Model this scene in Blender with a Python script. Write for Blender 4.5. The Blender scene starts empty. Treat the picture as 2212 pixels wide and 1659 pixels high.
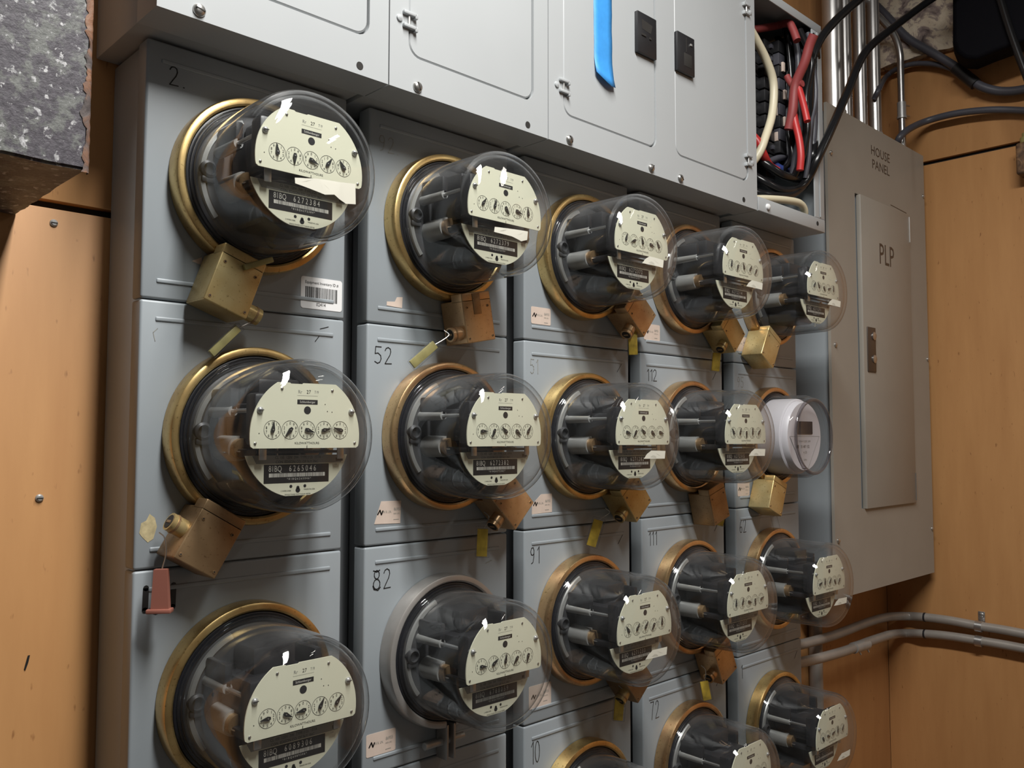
import bpy, bmesh, math, random
from mathutils import Vector, Matrix
random.seed(7)
SC = bpy.context.scene
COL = SC.collection
PI = math.pi

# ------------------------------------------------------------------ camera
CAM = Vector((-0.308373, -0.816199, -0.127103))
YAW, PITCH, ROLL, FPX = 0.7655448, 0.0594824, 0.0012201, 1890.0
IW, IH = 2212, 1659
_cy, _sy, _cp, _sp = math.cos(YAW), math.sin(YAW), math.cos(PITCH), math.sin(PITCH)
FWD = Vector((_sy*_cp, _cy*_cp, _sp))
_r0 = Vector((_cy, -_sy, 0)); _u0 = _r0.cross(FWD)
RGT = math.cos(ROLL)*_r0 + math.sin(ROLL)*_u0
UPV = -math.sin(ROLL)*_r0 + math.cos(ROLL)*_u0
cam = bpy.data.cameras.new('camera'); cam.sensor_width = 36; cam.lens = FPX/IW*36
cam.clip_start = 0.01
co = bpy.data.objects.new('camera', cam); COL.objects.link(co)
m = Matrix((RGT, UPV, -FWD)).transposed().to_4x4(); m.translation = CAM
co.matrix_world = m
SC.camera = co

# ------------------------------------------------------------------ light
SC.view_settings.view_transform = 'Standard'
SC.view_settings.look = 'None'
SC.view_settings.exposure = 0.28
SC.view_settings.gamma = 1.0
SC.view_settings.use_curve_mapping = False
w = bpy.data.worlds.new('world'); SC.world = w; w.use_nodes = True
w.node_tree.nodes['Background'].inputs[0].default_value = (.5, .52, .55, 1)
w.node_tree.nodes['Background'].inputs[1].default_value = .03
SC.cycles.transparent_max_bounces = 48
SC.cycles.max_bounces = 10
SC.cycles.diffuse_bounces = 4
SC.cycles.sample_clamp_indirect = 4.0

def area(name, loc, target, sx, sy, power, color):
    l = bpy.data.lights.new(name, 'AREA'); l.shape = 'RECTANGLE'; l.size = sx; l.size_y = sy
    l.energy = power; l.color = color
    o = bpy.data.objects.new(name, l); COL.objects.link(o)
    o.location = loc
    d = Vector(target) - Vector(loc)
    o.rotation_euler = d.to_track_quat('-Z', 'Y').to_euler()
    return o
# ceiling fluorescent tube running away from the panels, and a second fixture further down the room
area('ceiling_tube_light', (.12, -.90, 1.16), (.12, -.9005, 0), .19, 1.10, 41, (1, .985, .95))
area('far_ceiling_light', (1.50, -1.70, 1.29), (1.50, -1.7005, 0), .08, .5, 2.6, (1, .95, .88))

def at(px, py, ax, val):
    """the point of the plane ax = val that is seen at photo pixel (px, py)"""
    d = FWD + RGT*((px-IW/2)/FPX) - UPV*((py-IH/2)/FPX)
    i = 'xyz'.index(ax)
    return CAM + d*((val-CAM[i])/d[i])

# ------------------------------------------------------------------ materials
def mat(name):
    mt = bpy.data.materials.new(name); mt.use_nodes = True
    nt = mt.node_tree
    return mt, nt, nt.nodes['Principled BSDF']

def simple(name, col, rough=.5, metal=0., noise=0., nscale=30., bump=0., spec=None):
    mt, nt, b = mat(name)
    b.inputs['Base Color'].default_value = (*col, 1)
    b.inputs['Roughness'].default_value = rough
    b.inputs['Metallic'].default_value = metal
    if spec is not None: b.inputs['Specular IOR Level'].default_value = spec
    if noise or bump:
        tc = nt.nodes.new('ShaderNodeTexCoord')
        n = nt.nodes.new('ShaderNodeTexNoise'); n.inputs['Scale'].default_value = nscale
        n.inputs['Detail'].default_value = 5
        nt.links.new(tc.outputs['Object'], n.inputs['Vector'])
        if noise:
            r = nt.nodes.new('ShaderNodeValToRGB')
            r.color_ramp.elements[0].position = .3; r.color_ramp.elements[1].position = .7
            r.color_ramp.elements[0].color = (*[c*(1-noise) for c in col], 1)
            r.color_ramp.elements[1].color = (*[min(1, c*(1+noise)) for c in col], 1)
            nt.links.new(n.outputs['Fac'], r.inputs['Fac']); nt.links.new(r.outputs['Color'], b.inputs['Base Color'])
        if bump:
            bp = nt.nodes.new('ShaderNodeBump'); bp.inputs['Strength'].default_value = bump
            bp.inputs['Distance'].default_value = .002
            nt.links.new(n.outputs['Fac'], bp.inputs['Height']); nt.links.new(bp.outputs['Normal'], b.inputs['Normal'])
    return mt

def plywood(name, axis):
    mt, nt, b = mat(name)
    tc = nt.nodes.new('ShaderNodeTexCoord'); mp = nt.nodes.new('ShaderNodeMapping')
    mp.inputs['Scale'].default_value = (6, 6, .8)
    n = nt.nodes.new('ShaderNodeTexNoise'); n.inputs['Scale'].default_value = 5; n.inputs['Detail'].default_value = 9
    n.inputs['Roughness'].default_value = .6
    r = nt.nodes.new('ShaderNodeValToRGB')
    e = r.color_ramp.elements
    e[0].position = .20; e[0].color = (.455, .220, .080, 1)
    e[1].position = .80; e[1].color = (.560, .290, .112, 1)
    # dark freckles
    n2 = nt.nodes.new('ShaderNodeTexNoise'); n2.inputs['Scale'].default_value = 150; n2.inputs['Detail'].default_value = 2
    mp2 = nt.nodes.new('ShaderNodeMapping'); mp2.inputs['Scale'].default_value = (1, 1, .35)
    r2 = nt.nodes.new('ShaderNodeValToRGB'); r2.color_ramp.elements[0].position = .22; r2.color_ramp.elements[1].position = .31
    r2.color_ramp.elements[0].color = (.62, .55, .50, 1); r2.color_ramp.elements[1].color = (1, 1, 1, 1)
    mx = nt.nodes.new('ShaderNodeMix'); mx.data_type = 'RGBA'; mx.blend_type = 'MULTIPLY'; mx.inputs['Factor'].default_value = 1
    L = nt.links.new
    L(tc.outputs['Object'], mp.inputs['Vector']); L(mp.outputs['Vector'], n.inputs['Vector']); L(n.outputs['Fac'], r.inputs['Fac'])
    L(tc.outputs['Object'], mp2.inputs['Vector']); L(mp2.outputs['Vector'], n2.inputs['Vector']); L(n2.outputs['Fac'], r2.inputs['Fac'])
    L(r.outputs['Color'], mx.inputs['A']); L(r2.outputs['Color'], mx.inputs['B']); L(mx.outputs['Result'], b.inputs['Base Color'])
    b.inputs['Roughness'].default_value = .55
    return mt

def brass(name, c1, c2, rough, metal=.93):
    mt, nt, b = mat(name)
    tc = nt.nodes.new('ShaderNodeTexCoord')
    oi = nt.nodes.new('ShaderNodeObjectInfo')
    va = nt.nodes.new('ShaderNodeVectorMath'); va.operation = 'ADD'
    n = nt.nodes.new('ShaderNodeTexNoise'); n.inputs['Scale'].default_value = 24; n.inputs['Detail'].default_value = 4
    r = nt.nodes.new('ShaderNodeValToRGB'); e = r.color_ramp.elements
    e[0].position = .36; e[0].color = (*c1, 1); e[1].position = .62; e[1].color = (*c2, 1)
    n3 = nt.nodes.new('ShaderNodeTexNoise'); n3.inputs['Scale'].default_value = 330
    r3 = nt.nodes.new('ShaderNodeValToRGB'); r3.color_ramp.elements[0].position = .29; r3.color_ramp.elements[1].position = .38
    r3.color_ramp.elements[0].color = (.66, .62, .56, 1); r3.color_ramp.elements[1].color = (1, 1, 1, 1)
    mx = nt.nodes.new('ShaderNodeMix'); mx.data_type = 'RGBA'; mx.blend_type = 'MULTIPLY'; mx.inputs['Factor'].default_value = 1
    L = nt.links.new
    L(tc.outputs['Object'], va.inputs[0]); L(oi.outputs['Location'], va.inputs[1])
    L(va.outputs[0], n.inputs['Vector']); L(va.outputs[0], n3.inputs['Vector'])
    L(n.outputs['Fac'], r.inputs['Fac']); L(n3.outputs['Fac'], r3.inputs['Fac'])
    L(r.outputs['Color'], mx.inputs['A']); L(r3.outputs['Color'], mx.inputs['B']); L(mx.outputs['Result'], b.inputs['Base Color'])
    b.inputs['Metallic'].default_value = metal; b.inputs['Roughness'].default_value = rough
    return mt

def glass(name, tint=(.955, .962, .962), dust=.016, edge=.36, f0=.04, fmul=.95):
    """hollow blown-glass shell: clear, mirror-like at grazing angles, a film of dust"""
    mt = bpy.data.materials.new(name); mt.use_nodes = True
    nt = mt.node_tree; nt.nodes.clear(); N = nt.nodes.new; L = nt.links.new
    out = N('ShaderNodeOutputMaterial')
    tr = N('ShaderNodeBsdfTransparent'); tr.inputs[0].default_value = (*tint, 1)
    gl = N('ShaderNodeBsdfGlossy'); gl.inputs['Roughness'].default_value = .015
    df = N('ShaderNodeBsdfDiffuse'); df.inputs[0].default_value = (.72, .73, .74, 1)
    lw = N('ShaderNodeLayerWeight'); lw.inputs['Blend'].default_value = .5
    p5 = N('ShaderNodeMath'); p5.operation = 'POWER'; p5.inputs[1].default_value = 4.5
    fr = N('ShaderNodeMath'); fr.operation = 'MULTIPLY_ADD'; fr.inputs[1].default_value = fmul; fr.inputs[2].default_value = f0
    p3 = N('ShaderNodeMath'); p3.operation = 'POWER'; p3.inputs[1].default_value = 4
    du = N('ShaderNodeMath'); du.operation = 'MULTIPLY_ADD'; du.inputs[1].default_value = edge; du.inputs[2].default_value = dust
    tc = N('ShaderNodeTexCoord'); ns = N('ShaderNodeTexNoise'); ns.inputs['Scale'].default_value = 35; ns.inputs['Detail'].default_value = 4
    dn = N('ShaderNodeMath'); dn.operation = 'MULTIPLY'
    ta = N('ShaderNodeMix'); ta.data_type = 'RGBA'; ta.inputs['A'].default_value = (*tint, 1); ta.inputs['B'].default_value = (.50, .52, .53, 1)
    L(p5.outputs[0], ta.inputs['Factor']); L(ta.outputs['Result'], tr.inputs[0])
    m1 = N('ShaderNodeMixShader'); m2 = N('ShaderNodeMixShader')
    L(lw.outputs['Facing'], p5.inputs[0]); L(p5.outputs[0], fr.inputs[0])
    L(lw.outputs['Facing'], p3.inputs[0]); L(p3.outputs[0], du.inputs[0])
    L(tc.outputs['Object'], ns.inputs['Vector']); L(du.outputs[0], dn.inputs[0]); L(ns.outputs['Fac'], dn.inputs[1])
    L(dn.outputs[0], m1.inputs['Fac']); L(tr.outputs[0], m1.inputs[1]); L(df.outputs[0], m1.inputs[2])
    L(fr.outputs[0], m2.inputs['Fac']); L(m1.outputs[0], m2.inputs[1]); L(gl.outputs[0], m2.inputs[2])
    L(m2.outputs[0], out.inputs['Surface'])
    return mt

def patchy(name, cols, scale, rough, bump, detail=8):
    mt, nt, b = mat(name); N = nt.nodes.new; L = nt.links.new
    tc = N('ShaderNodeTexCoord')
    n = N('ShaderNodeTexNoise'); n.inputs['Scale'].default_value = scale; n.inputs['Detail'].default_value = detail
    n.inputs['Roughness'].default_value = .62; n.inputs['Distortion'].default_value = .6
    r = N('ShaderNodeValToRGB'); r.color_ramp.interpolation = 'LINEAR'
    els = r.color_ramp.elements
    for i, (p, c) in enumerate(cols):
        e = els[i] if i < 2 else els.new(p)
        e.position = p; e.color = (*c, 1)
    L(tc.outputs['Object'], n.inputs['Vector']); L(n.outputs['Fac'], r.inputs['Fac']); L(r.outputs['Color'], b.inputs['Base Color'])
    bp = N('ShaderNodeBump'); bp.inputs['Strength'].default_value = bump; bp.inputs['Distance'].default_value = .004
    L(n.outputs['Fac'], bp.inputs['Height']); L(bp.outputs['Normal'], b.inputs['Normal'])
    b.inputs['Roughness'].default_value = rough
    return mt

M = {}
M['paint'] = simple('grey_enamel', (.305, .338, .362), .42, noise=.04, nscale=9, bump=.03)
M['gapshade'] = simple('gap_shade_grey', (.085, .09, .095), .5)  # grey darkened so the gaps between the columns look shaded
M['cabinet'] = simple('light_lifted_enamel', (.42, .44, .45), .42, noise=.02, nscale=7)  # grey enamel paled to carry the stronger light on the upper cabinets
M['housepaint'] = simple('warm_lit_enamel', (.325, .298, .258), .45, noise=.03, nscale=12)  # grey enamel with warm bounce light from the wood put into its colour
M['ply'] = plywood('stained_plywood', 'z')
M['dark'] = simple('dark_recess', (.02, .018, .016), .8)
M['brass'] = brass('yellow_brass', (.56, .37, .15), (.80, .60, .27), .32)
M['copper'] = brass('coppery_brass', (.55, .34, .18), (.74, .53, .28), .30)
M['lockbrass'] = brass('dichromate_plate', (.52, .37, .15), (.62, .50, .25), .36, .62)
M['lockdark'] = brass('tarnished_brass', (.30, .19, .10), (.42, .28, .15), .42, .6)
M['lockcopper'] = brass('coppery_plate', (.50, .31, .17), (.70, .48, .26), .32, .65)
M['grey_ring'] = simple('galvanised_ring', (.42, .40, .38), .4, .6, noise=.1, nscale=40)
M['gasket'] = simple('black_gasket', (.008, .009, .014), .38)
M['glass'] = glass('clear_glass')
M['clear'] = glass('clear_plastic', (.95, .955, .96), .010, .25, .006, .45)
M['plate'] = simple('cream_dial_paint', (.80, .79, .62), .4)
M['ink'] = simple('black_ink', (.015, .015, .015), .5)
M['fade'] = simple('faded_grey_ink', (.30, .30, .27), .6)
M['blackbox'] = simple('black_label', (.012, .011, .012), .5)
M['whiteink'] = simple('white_print', (.70, .68, .62), .5)
M['mech'] = simple('black_cast_frame', (.02, .02, .023), .4)
M['alu'] = simple('aluminium', (.55, .55, .55), .3, .9)
M['zinc'] = simple('zinc_grey', (.44, .44, .43), .4, .45, noise=.08, nscale=60)
M['basegrey'] = simple('grey_base_plate', (.085, .085, .09), .4, .35)
M['screw'] = simple('steel_screw', (.50, .49, .47), .3, .9)
M['steel'] = simple('galvanised_conduit', (.46, .45, .44), .3, .85, noise=.1, nscale=20)
M['conduit'] = simple('dull_conduit', (.33, .30, .27), .38, .25, noise=.08, nscale=25)
M['white'] = simple('white_paper', (.80, .80, .80), .55)
M['pinkpaper'] = simple('aged_pink_paper', (.66, .54, .46), .6, noise=.06, nscale=60)
M['torn'] = simple('white_torn_paper', (.86, .85, .74), .6)
M['tape'] = simple('blue_masking_tape', (.045, .30, .74), .55, noise=.05, nscale=120, bump=.1)
M['blackplastic'] = simple('black_plastic', (.018, .018, .02), .4)
M['blackwire'] = simple('black_insulation', (.010, .010, .011), .24)
M['greywire'] = simple('grey_insulation', (.07, .07, .085), .4)
M['whitewire'] = simple('ivory_insulation', (.72, .66, .48), .4)
M['redwire'] = simple('red_insulation', (.48, .03, .03), .4)
M['redtape'] = simple('dull_red_tape', (.28, .05, .05), .5)
M['bluewire'] = simple('blue_insulation', (.03, .05, .2), .4)
M['redtag'] = simple('red_plastic_tag', (.30, .115, .085), .3)
M['yellowtag'] = simple('yellow_tag_insert', (.62, .42, .05), .5, noise=.3, nscale=90)
M['olive'] = simple('olive_tag_insert', (.34, .30, .12), .4, noise=.2, nscale=70)
def flaking(name):
    mt, nt, b = mat(name); N = nt.nodes.new; L = nt.links.new
    tc = N('ShaderNodeTexCoord')
    def nz(sc, det=6, ro=.6):
        n = N('ShaderNodeTexNoise'); n.inputs['Scale'].default_value = sc; n.inputs['Detail'].default_value = det; n.inputs['Roughness'].default_value = ro
        L(tc.outputs['Object'], n.inputs['Vector']); return n.outputs['Fac']
    def ramp(src, stops):
        r = N('ShaderNodeValToRGB'); e = r.color_ramp.elements
        for k, (p, c) in enumerate(stops):
            q = e[k] if k < 2 else e.new(p)
            q.position = p; q.color = (*c, 1)
        L(src, r.inputs['Fac']); return r.outputs['Color']
    def mix(f, a, b_):
        m_ = N('ShaderNodeMix'); m_.data_type = 'RGBA'; L(f, m_.inputs['Factor']); L(a, m_.inputs['A']); L(b_, m_.inputs['B']); return m_.outputs['Result']
    bl, wh = (0, 0, 0), (1, 1, 1)
    dark = ramp(nz(260), [(.3, (.030, .026, .034)), (.7, (.085, .075, .092))])
    grey = ramp(nz(300), [(.3, (.085, .09, .085)), (.7, (.165, .17, .16))])
    fl = ramp(nz(200, 3), [(.4, (.28, .28, .29)), (.6, (.52, .52, .53))])
    c = mix(ramp(nz(42, 9, .66), [(.50, bl), (.56, wh)]), dark, grey)
    c = mix(ramp(nz(120, 7, .62), [(.585, bl), (.62, wh)]), c, fl)
    rust_ = ramp(nz(150), [(.35, (.08, .04, .03)), (.65, (.20, .11, .07))])
    c = mix(ramp(nz(30, 7), [(.66, bl), (.72, wh)]), c, rust_)
    L(c, b.inputs['Base Color'])
    bp = N('ShaderNodeBump'); bp.inputs['Strength'].default_value = .7; bp.inputs['Distance'].default_value = .0015
    L(nz(90, 9, .65), bp.inputs['Height']); L(bp.outputs['Normal'], b.inputs['Normal']); b.inputs['Roughness'].default_value = .5
    return mt
M['rust'] = flaking('flaking_paint')
M['rustedge'] = patchy('rust_brown', [(.3, (.04, .03, .03)), (.45, (.10, .08, .075)), (.55, (.22, .10, .05)), (.68, (.30, .20, .15))], 30, .7, .6)
M['stone'] = patchy('crumbling_plaster', [(.36, (.07, .05, .05)), (.45, (.26, .20, .18)), (.50, (.36, .29, .25)), (.53, (.60, .50, .38)), (.62, (.66, .57, .44)), (.66, (.40, .33, .28))], 22, .85, .9, 6)
M['wrap'] = simple('black_wrap', (.0025, .0025, .005), .75, spec=.15, bump=.5, nscale=30)
M['concrete'] = simple('grey_concrete', (.13, .125, .12), .8, noise=.15, nscale=6)
M['roomwall'] = simple('dim_painted_wall', (.13, .125, .12), .7, noise=.08, nscale=4)
M['lcd'] = simple('dark_display', (.010, .010, .018), .6, spec=.15)
M['rim'] = glass('rim_refraction_tint', (.72, .70, .72), .03, .5)  # clear plastic tinted darker to draw the refraction line at the rim
M['smartwhite'] = simple('white_meter_plastic', (.74, .71, .74), .4)
M['residue'] = simple('yellow_glue_residue', (.50, .42, .24), .7, noise=.25, nscale=150)
M['junction'] = patchy('brown_casting', [(.3, (.05, .03, .02)), (.5, (.16, .09, .05)), (.7, (.30, .18, .09))], 60, .5, .4)
M['brownlatch'] = simple('brown_latch', (.06, .042, .032), .4)

# ------------------------------------------------------------------ mesh builder
class MB:
    def __init__(s): s.v = []; s.f = []; s.m = []; s.mats = []
    def mi(s, key):
        if key not in s.mats: s.mats.append(key)
        return s.mats.index(key)
    def add(s, verts, faces, key):
        o = len(s.v); k = s.mi(key)
        s.v += [tuple(v) for v in verts]
        for f in faces: s.f.append([i+o for i in f]); s.m.append(k)
        return s
    def box(s, lo, hi, key, bev=0., seg=2, mtx=None):
        bm = bmesh.new(); bmesh.ops.create_cube(bm, size=1)
        c = [(a+b)/2 for a, b in zip(lo, hi)]; d = [abs(b-a) for a, b in zip(lo, hi)]
        for v in bm.verts: v.co = Vector((c[0]+v.co.x*d[0], c[1]+v.co.y*d[1], c[2]+v.co.z*d[2]))
        if bev: bmesh.ops.bevel(bm, geom=bm.edges[:], offset=min(bev, min(d)*.49), segments=seg, affect='EDGES', profile=.5)
        if mtx: bm.transform(mtx)
        return s.bm(bm, key)
    def bm(s, bm, key):
        bm.verts.ensure_lookup_table(); bm.verts.index_update()
        s.add([v.co.copy() for v in bm.verts], [[v.index for v in f.verts] for f in bm.faces], key)
        bm.free(); return s
    def lathe(s, prof, key, n=48, c=(0, 0, 0), axis='-y', mtx=None, a0=0., a1=2*PI):
        """prof: (radius, depth along axis); depth is measured towards the viewer for '-y'"""
        full = abs(a1-a0-2*PI) < 1e-6; cnt = n if full else n+1
        V = []; F = []
        for (r, d) in prof:
            for i in range(cnt):
                a = a0+(a1-a0)*i/n
                if axis == '-y': p = Vector((r*math.cos(a), -d, r*math.sin(a)))
                elif axis == 'z': p = Vector((r*math.cos(a), r*math.sin(a), d))
                else: p = Vector((d, r*math.cos(a), r*math.sin(a)))
                p = p+Vector(c)
                V.append(mtx @ p if mtx else p)
        for j in range(len(prof)-1):
            for i in range(n):
                a, b = j*cnt+i, j*cnt+(i+1) % cnt
                F.append([a, b, b+cnt, a+cnt])
        return s.add(V, F, key)
    def disc(s, r, d, key, c=(0, 0, 0), n=24, mtx=None):
        V = [Vector((r*math.cos(2*PI*i/n), -d, r*math.sin(2*PI*i/n)))+Vector(c) for i in range(n)]
        if mtx: V = [mtx @ v for v in V]
        return s.add(V, [list(range(n))], key)
    def cyl(s, a, b, r, key, n=16, r2=None, bev=0.):
        a, b = Vector(a), Vector(b); d = (b-a).normalized(); r2 = r if r2 is None else r2
        t = Vector((0, 0, 1)) if abs(d.z) < .9 else Vector((1, 0, 0))
        u = d.cross(t).normalized(); w_ = d.cross(u)
        V = []; F = []
        for p, rr in ((a, r), (b, r2)):
            for i in range(n):
                an = 2*PI*i/n; V.append(p+u*rr*math.cos(an)+w_*rr*math.sin(an))
        for i in range(n): j = (i+1) % n; F.append([i, j, n+j, n+i])
        F.append(list(range(n))[::-1]); F.append(list(range(n, 2*n)))
        return s.add(V, F, key)
    def tube(s, pts, r, key, n=12, smooth=6, caps=True):
        P = [Vector(p) for p in pts]
        if smooth and len(P) > 2:
            Q = []
            E = [P[0]*2-P[1]]+P+[P[-1]*2-P[-2]]
            for i in range(1, len(E)-2):
                p0, p1, p2, p3 = E[i-1:i+3]
                for k in range(smooth):
                    t = k/smooth
                    Q.append(.5*((2*p1)+(p2-p0)*t+(2*p0-5*p1+4*p2-p3)*t*t+(3*p1-p0-3*p2+p3)*t**3))
            Q.append(P[-1]); P = Q
        T = [(P[min(i+1, len(P)-1)]-P[max(i-1, 0)]).normalized() for i in range(len(P))]
        ref = Vector((0, 0, 1)) if abs(T[0].z) < .9 else Vector((1, 0, 0))
        u = T[0].cross(ref).normalized(); V = []; F = []
        for i, p in enumerate(P):
            u = (u-T[i]*u.dot(T[i])).normalized(); w_ = T[i].cross(u)
            rr = r(i/(len(P)-1)) if callable(r) else r
            for k in range(n):
                a = 2*PI*k/n; V.append(p+u*rr*math.cos(a)+w_*rr*math.sin(a))
        for i in range(len(P)-1):
            for k in range(n):
                a, b = i*n+k, i*n+(k+1) % n; F.append([a, b, b+n, a+n])
        if caps: F.append(list(range(n))[::-1]); F.append([len(V)-n+k for k in range(n)])
        return s.add(V, F, key)
    def prism(s, out, y0, y1, key):
        """outline in (x, z) with thickness from y0 (front) to y1 (back)"""
        n = len(out)
        V = [(x, y0, z) for x, z in out]+[(x, y1, z) for x, z in out]
        F = [list(range(n)), list(range(n, 2*n))[::-1]]+[[i, n+i, n+(i+1) % n, (i+1) % n] for i in range(n)]
        return s.add(V, F, key)
    def flat(s, out, y, key): return s.add([(x, y, z) for x, z in out], [list(range(len(out)))], key)
    def strokes(s, lines, y, wd, key, ox=0, oz=0, sx=1, sz=1):
        for ln in lines:
            P = [Vector((ox+a*sx, oz+b*sz)) for a, b in ln]
            for i in range(len(P)-1):
                d = (P[i+1]-P[i])
                if d.length < 1e-7: continue
                n_ = Vector((-d.y, d.x)).normalized()*wd/2
                q = [P[i]+n_, P[i]-n_, P[i+1]-n_, P[i+1]+n_]
                s.add([(a.x, y, a.y) for a in q], [[0, 1, 2, 3]], key)
            for p in P:
                s.add([(p.x+wd/2*math.cos(k*PI/4), y, p.y+wd/2*math.sin(k*PI/4)) for k in range(8)], [list(range(8))], key)
        return s
    def text(s, t, size, x, z, y, key, sx=1., align='C', bold=0.):
        vs, fs, wd = text_geo(t)
        o = x-(wd*size*sx/2 if align == 'C' else 0)
        s.add([(o+a*size*sx, y, z+b*size) for a, b in vs], fs, key)
        return s
    def xf(s, mtx): s.v = [tuple(mtx @ Vector(v)) for v in s.v]; return s
    def mesh(s, name, angle=35):
        me = bpy.data.meshes.new(name); me.from_pydata(s.v, [], s.f); me.validate()
        for k in s.mats: me.materials.append(M[k])
        if len(me.polygons) == len(s.m): me.polygons.foreach_set('material_index', s.m)
        bm = bmesh.new(); bm.from_mesh(me)
        bmesh.ops.remove_doubles(bm, verts=bm.verts, dist=1e-7)
        bm.to_mesh(me); bm.free()
        me.polygons.foreach_set('use_smooth', [True]*len(me.polygons))
        me.set_sharp_from_angle(angle=math.radians(angle)); me.update()
        return me
    def build(s, name, parent=None, angle=35, label=None): return inst(name, s.mesh(name, angle), parent, label=label)

def inst(name, me, parent=None, loc=None, rot=None, label=None):
    o = bpy.data.objects.new(name, me); COL.objects.link(o)
    if parent: o.parent = parent
    if loc: o.location = loc
    if rot: o.rotation_euler = rot
    if label: o['label'] = label
    return o

_TG = {}
def text_geo(t):
    if t in _TG: return _TG[t]
    cu = bpy.data.curves.new('t', 'FONT'); cu.body = t; cu.size = 1; cu.resolution_u = 2; cu.fill_mode = 'FRONT'
    ob = bpy.data.objects.new('t', cu); COL.objects.link(ob)
    bpy.context.view_layer.update()
    me = ob.evaluated_get(bpy.context.evaluated_depsgraph_get()).to_mesh()
    vs = [(v.co.x, v.co.y) for v in me.vertices]; fs = [list(p.vertices) for p in me.polygons]
    ob.to_mesh_clear(); bpy.data.objects.remove(ob); bpy.data.curves.remove(cu)
    wd = max([a for a, b in vs], default=0)
    _TG[t] = (vs, fs, wd); return _TG[t]

def tag(o, label, cat, group=None):
    o['label'] = label; o['category'] = cat
    if group: o['group'] = group
    return o
def thing(name, label, cat, loc=(0, 0, 0), group=None):
    o = bpy.data.objects.new(name, None); COL.objects.link(o); o.location = loc; o.empty_display_size = .02
    return tag(o, label, cat, group)
def struct(mb, name, angle=35):
    o = mb.build(name, None, angle); o['kind'] = 'structure'; return o

def rrect(x0, x1, z0, z1, r, n=6):
    out = []
    for cx, cz, a in ((x1-r, z1-r, 0), (x0+r, z1-r, 90), (x0+r, z0+r, 180), (x1-r, z0+r, 270)):
        for k in range(n+1):
            t = math.radians(a+90*k/n); out.append((cx+r*math.cos(t), cz+r*math.sin(t)))
    return out[::-1]

DIG = {
 '0': [[(.3+.24*math.sin(t*PI/6), .5+.48*math.cos(t*PI/6)) for t in range(13)]],
 '1': [[(.14, .80), (.34, 1), (.34, 0)]],
 '2': [[(.06, .80), (.14, .94), (.3, 1), (.46, .92), (.50, .74), (.42, .52), (.22, .24), (.06, 0), (.56, .02)]],
 '5': [[(.54, 1), (.12, 1), (.08, .58), (.3, .62), (.50, .48), (.54, .28), (.44, .07), (.26, 0), (.06, .10)]],
 '6': [[(.46, 1), (.22, .78), (.08, .45), (.08, .2), (.22, .02), (.42, .04), (.52, .22), (.44, .42), (.24, .46), (.10, .32)]],
 '7': [[(.06, 1), (.54, 1), (.36, .5), (.26, 0)]],
 '8': [[(.3+.19*math.sin(t*PI/5), .76+.22*math.cos(t*PI/5)) for t in range(11)], [(.3+.25*math.sin(t*PI/5), .27+.26*math.cos(t*PI/5)) for t in range(11)]],
 '9': [[(.48, .62), (.34, .52), (.14, .56), (.07, .76), (.18, .96), (.38, .98), (.49, .80), (.46, .40), (.34, .08), (.16, .02)]],
 '.': [[(.1, .02), (.14, .02)]],
}
def number(mb, s, x, z, h, w_, y, wd=.0011, key='ink'):
    for ch in s:
        mb.strokes(DIG[ch], y, wd, key, x, z, w_, h); x += w_*(.5 if ch in '1.' else .78)

# ------------------------------------------------------------------ the setting
YW, XW = .095, 1.8195
ZF, ZC = -1.62, 1.34
struct(MB().box((-1.7, -2.7, ZF-.05), (XW+.1, YW+.1, ZF), 'concrete'), 'floor')
struct(MB().box((-1.7, -2.7, ZC), (XW+.1, YW+.1, ZC+.05), 'concrete'), 'ceiling')
struct(MB().box((-1.7, -2.7, ZF), (XW+.1, -2.65, ZC), 'roomwall'), 'wall_front')
struct(MB().box((-1.75, -2.65, ZF), (-1.7, YW+.1, ZC), 'roomwall'), 'wall_left')
wb = struct(MB().box((-1.7, YW+.012, ZF), (XW+.1, YW+.1, ZC), 'dark'), 'wall_back')
b = MB()
b.box((-1.7, YW, ZF), (XW, YW+.012, .0925), 'ply', .001)
b.add([at(x, y, 'y', YW-.0008) for x, y in ((52, 1445), (60, 1416), (65, 1415), (61, 1432), (55, 1448))], [[0, 1, 2, 3, 4]], 'ink')
b.build('plywood_board', wb)
b = MB(); b.box((-1.7, YW, .1005), (XW, YW+.012, ZC), 'ply', .001); b.build('plywood_board', wb)
for px, py in ((116, 482), (85, 1076)):
    p = at(px, py, 'y', YW)
    b = MB(); b.lathe([(0, .0025), (.0022, .0025), (.0036, .0012), (.0038, 0)], 'zinc', 16, p)
    b.box((p.x-.0028, p.y-.0029, p.z-.0004), (p.x+.0028, p.y-.0024, p.z+.0004), 'dark')
    b.build('screw', wb, label='dark countersunk wood screw')
wr = struct(MB().box((XW+.012, -2.65, ZF), (XW+.1, YW+.012, ZC), 'dark'), 'wall_right')
MB().box((XW, -2.65, ZF), (XW+.012, YW, .5175), 'ply', .001).build('plywood_board', wr)
MB().box((XW, -2.65, .5265), (XW+.012, YW, .80), 'ply', .001).build('plywood_board', wr)
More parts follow.
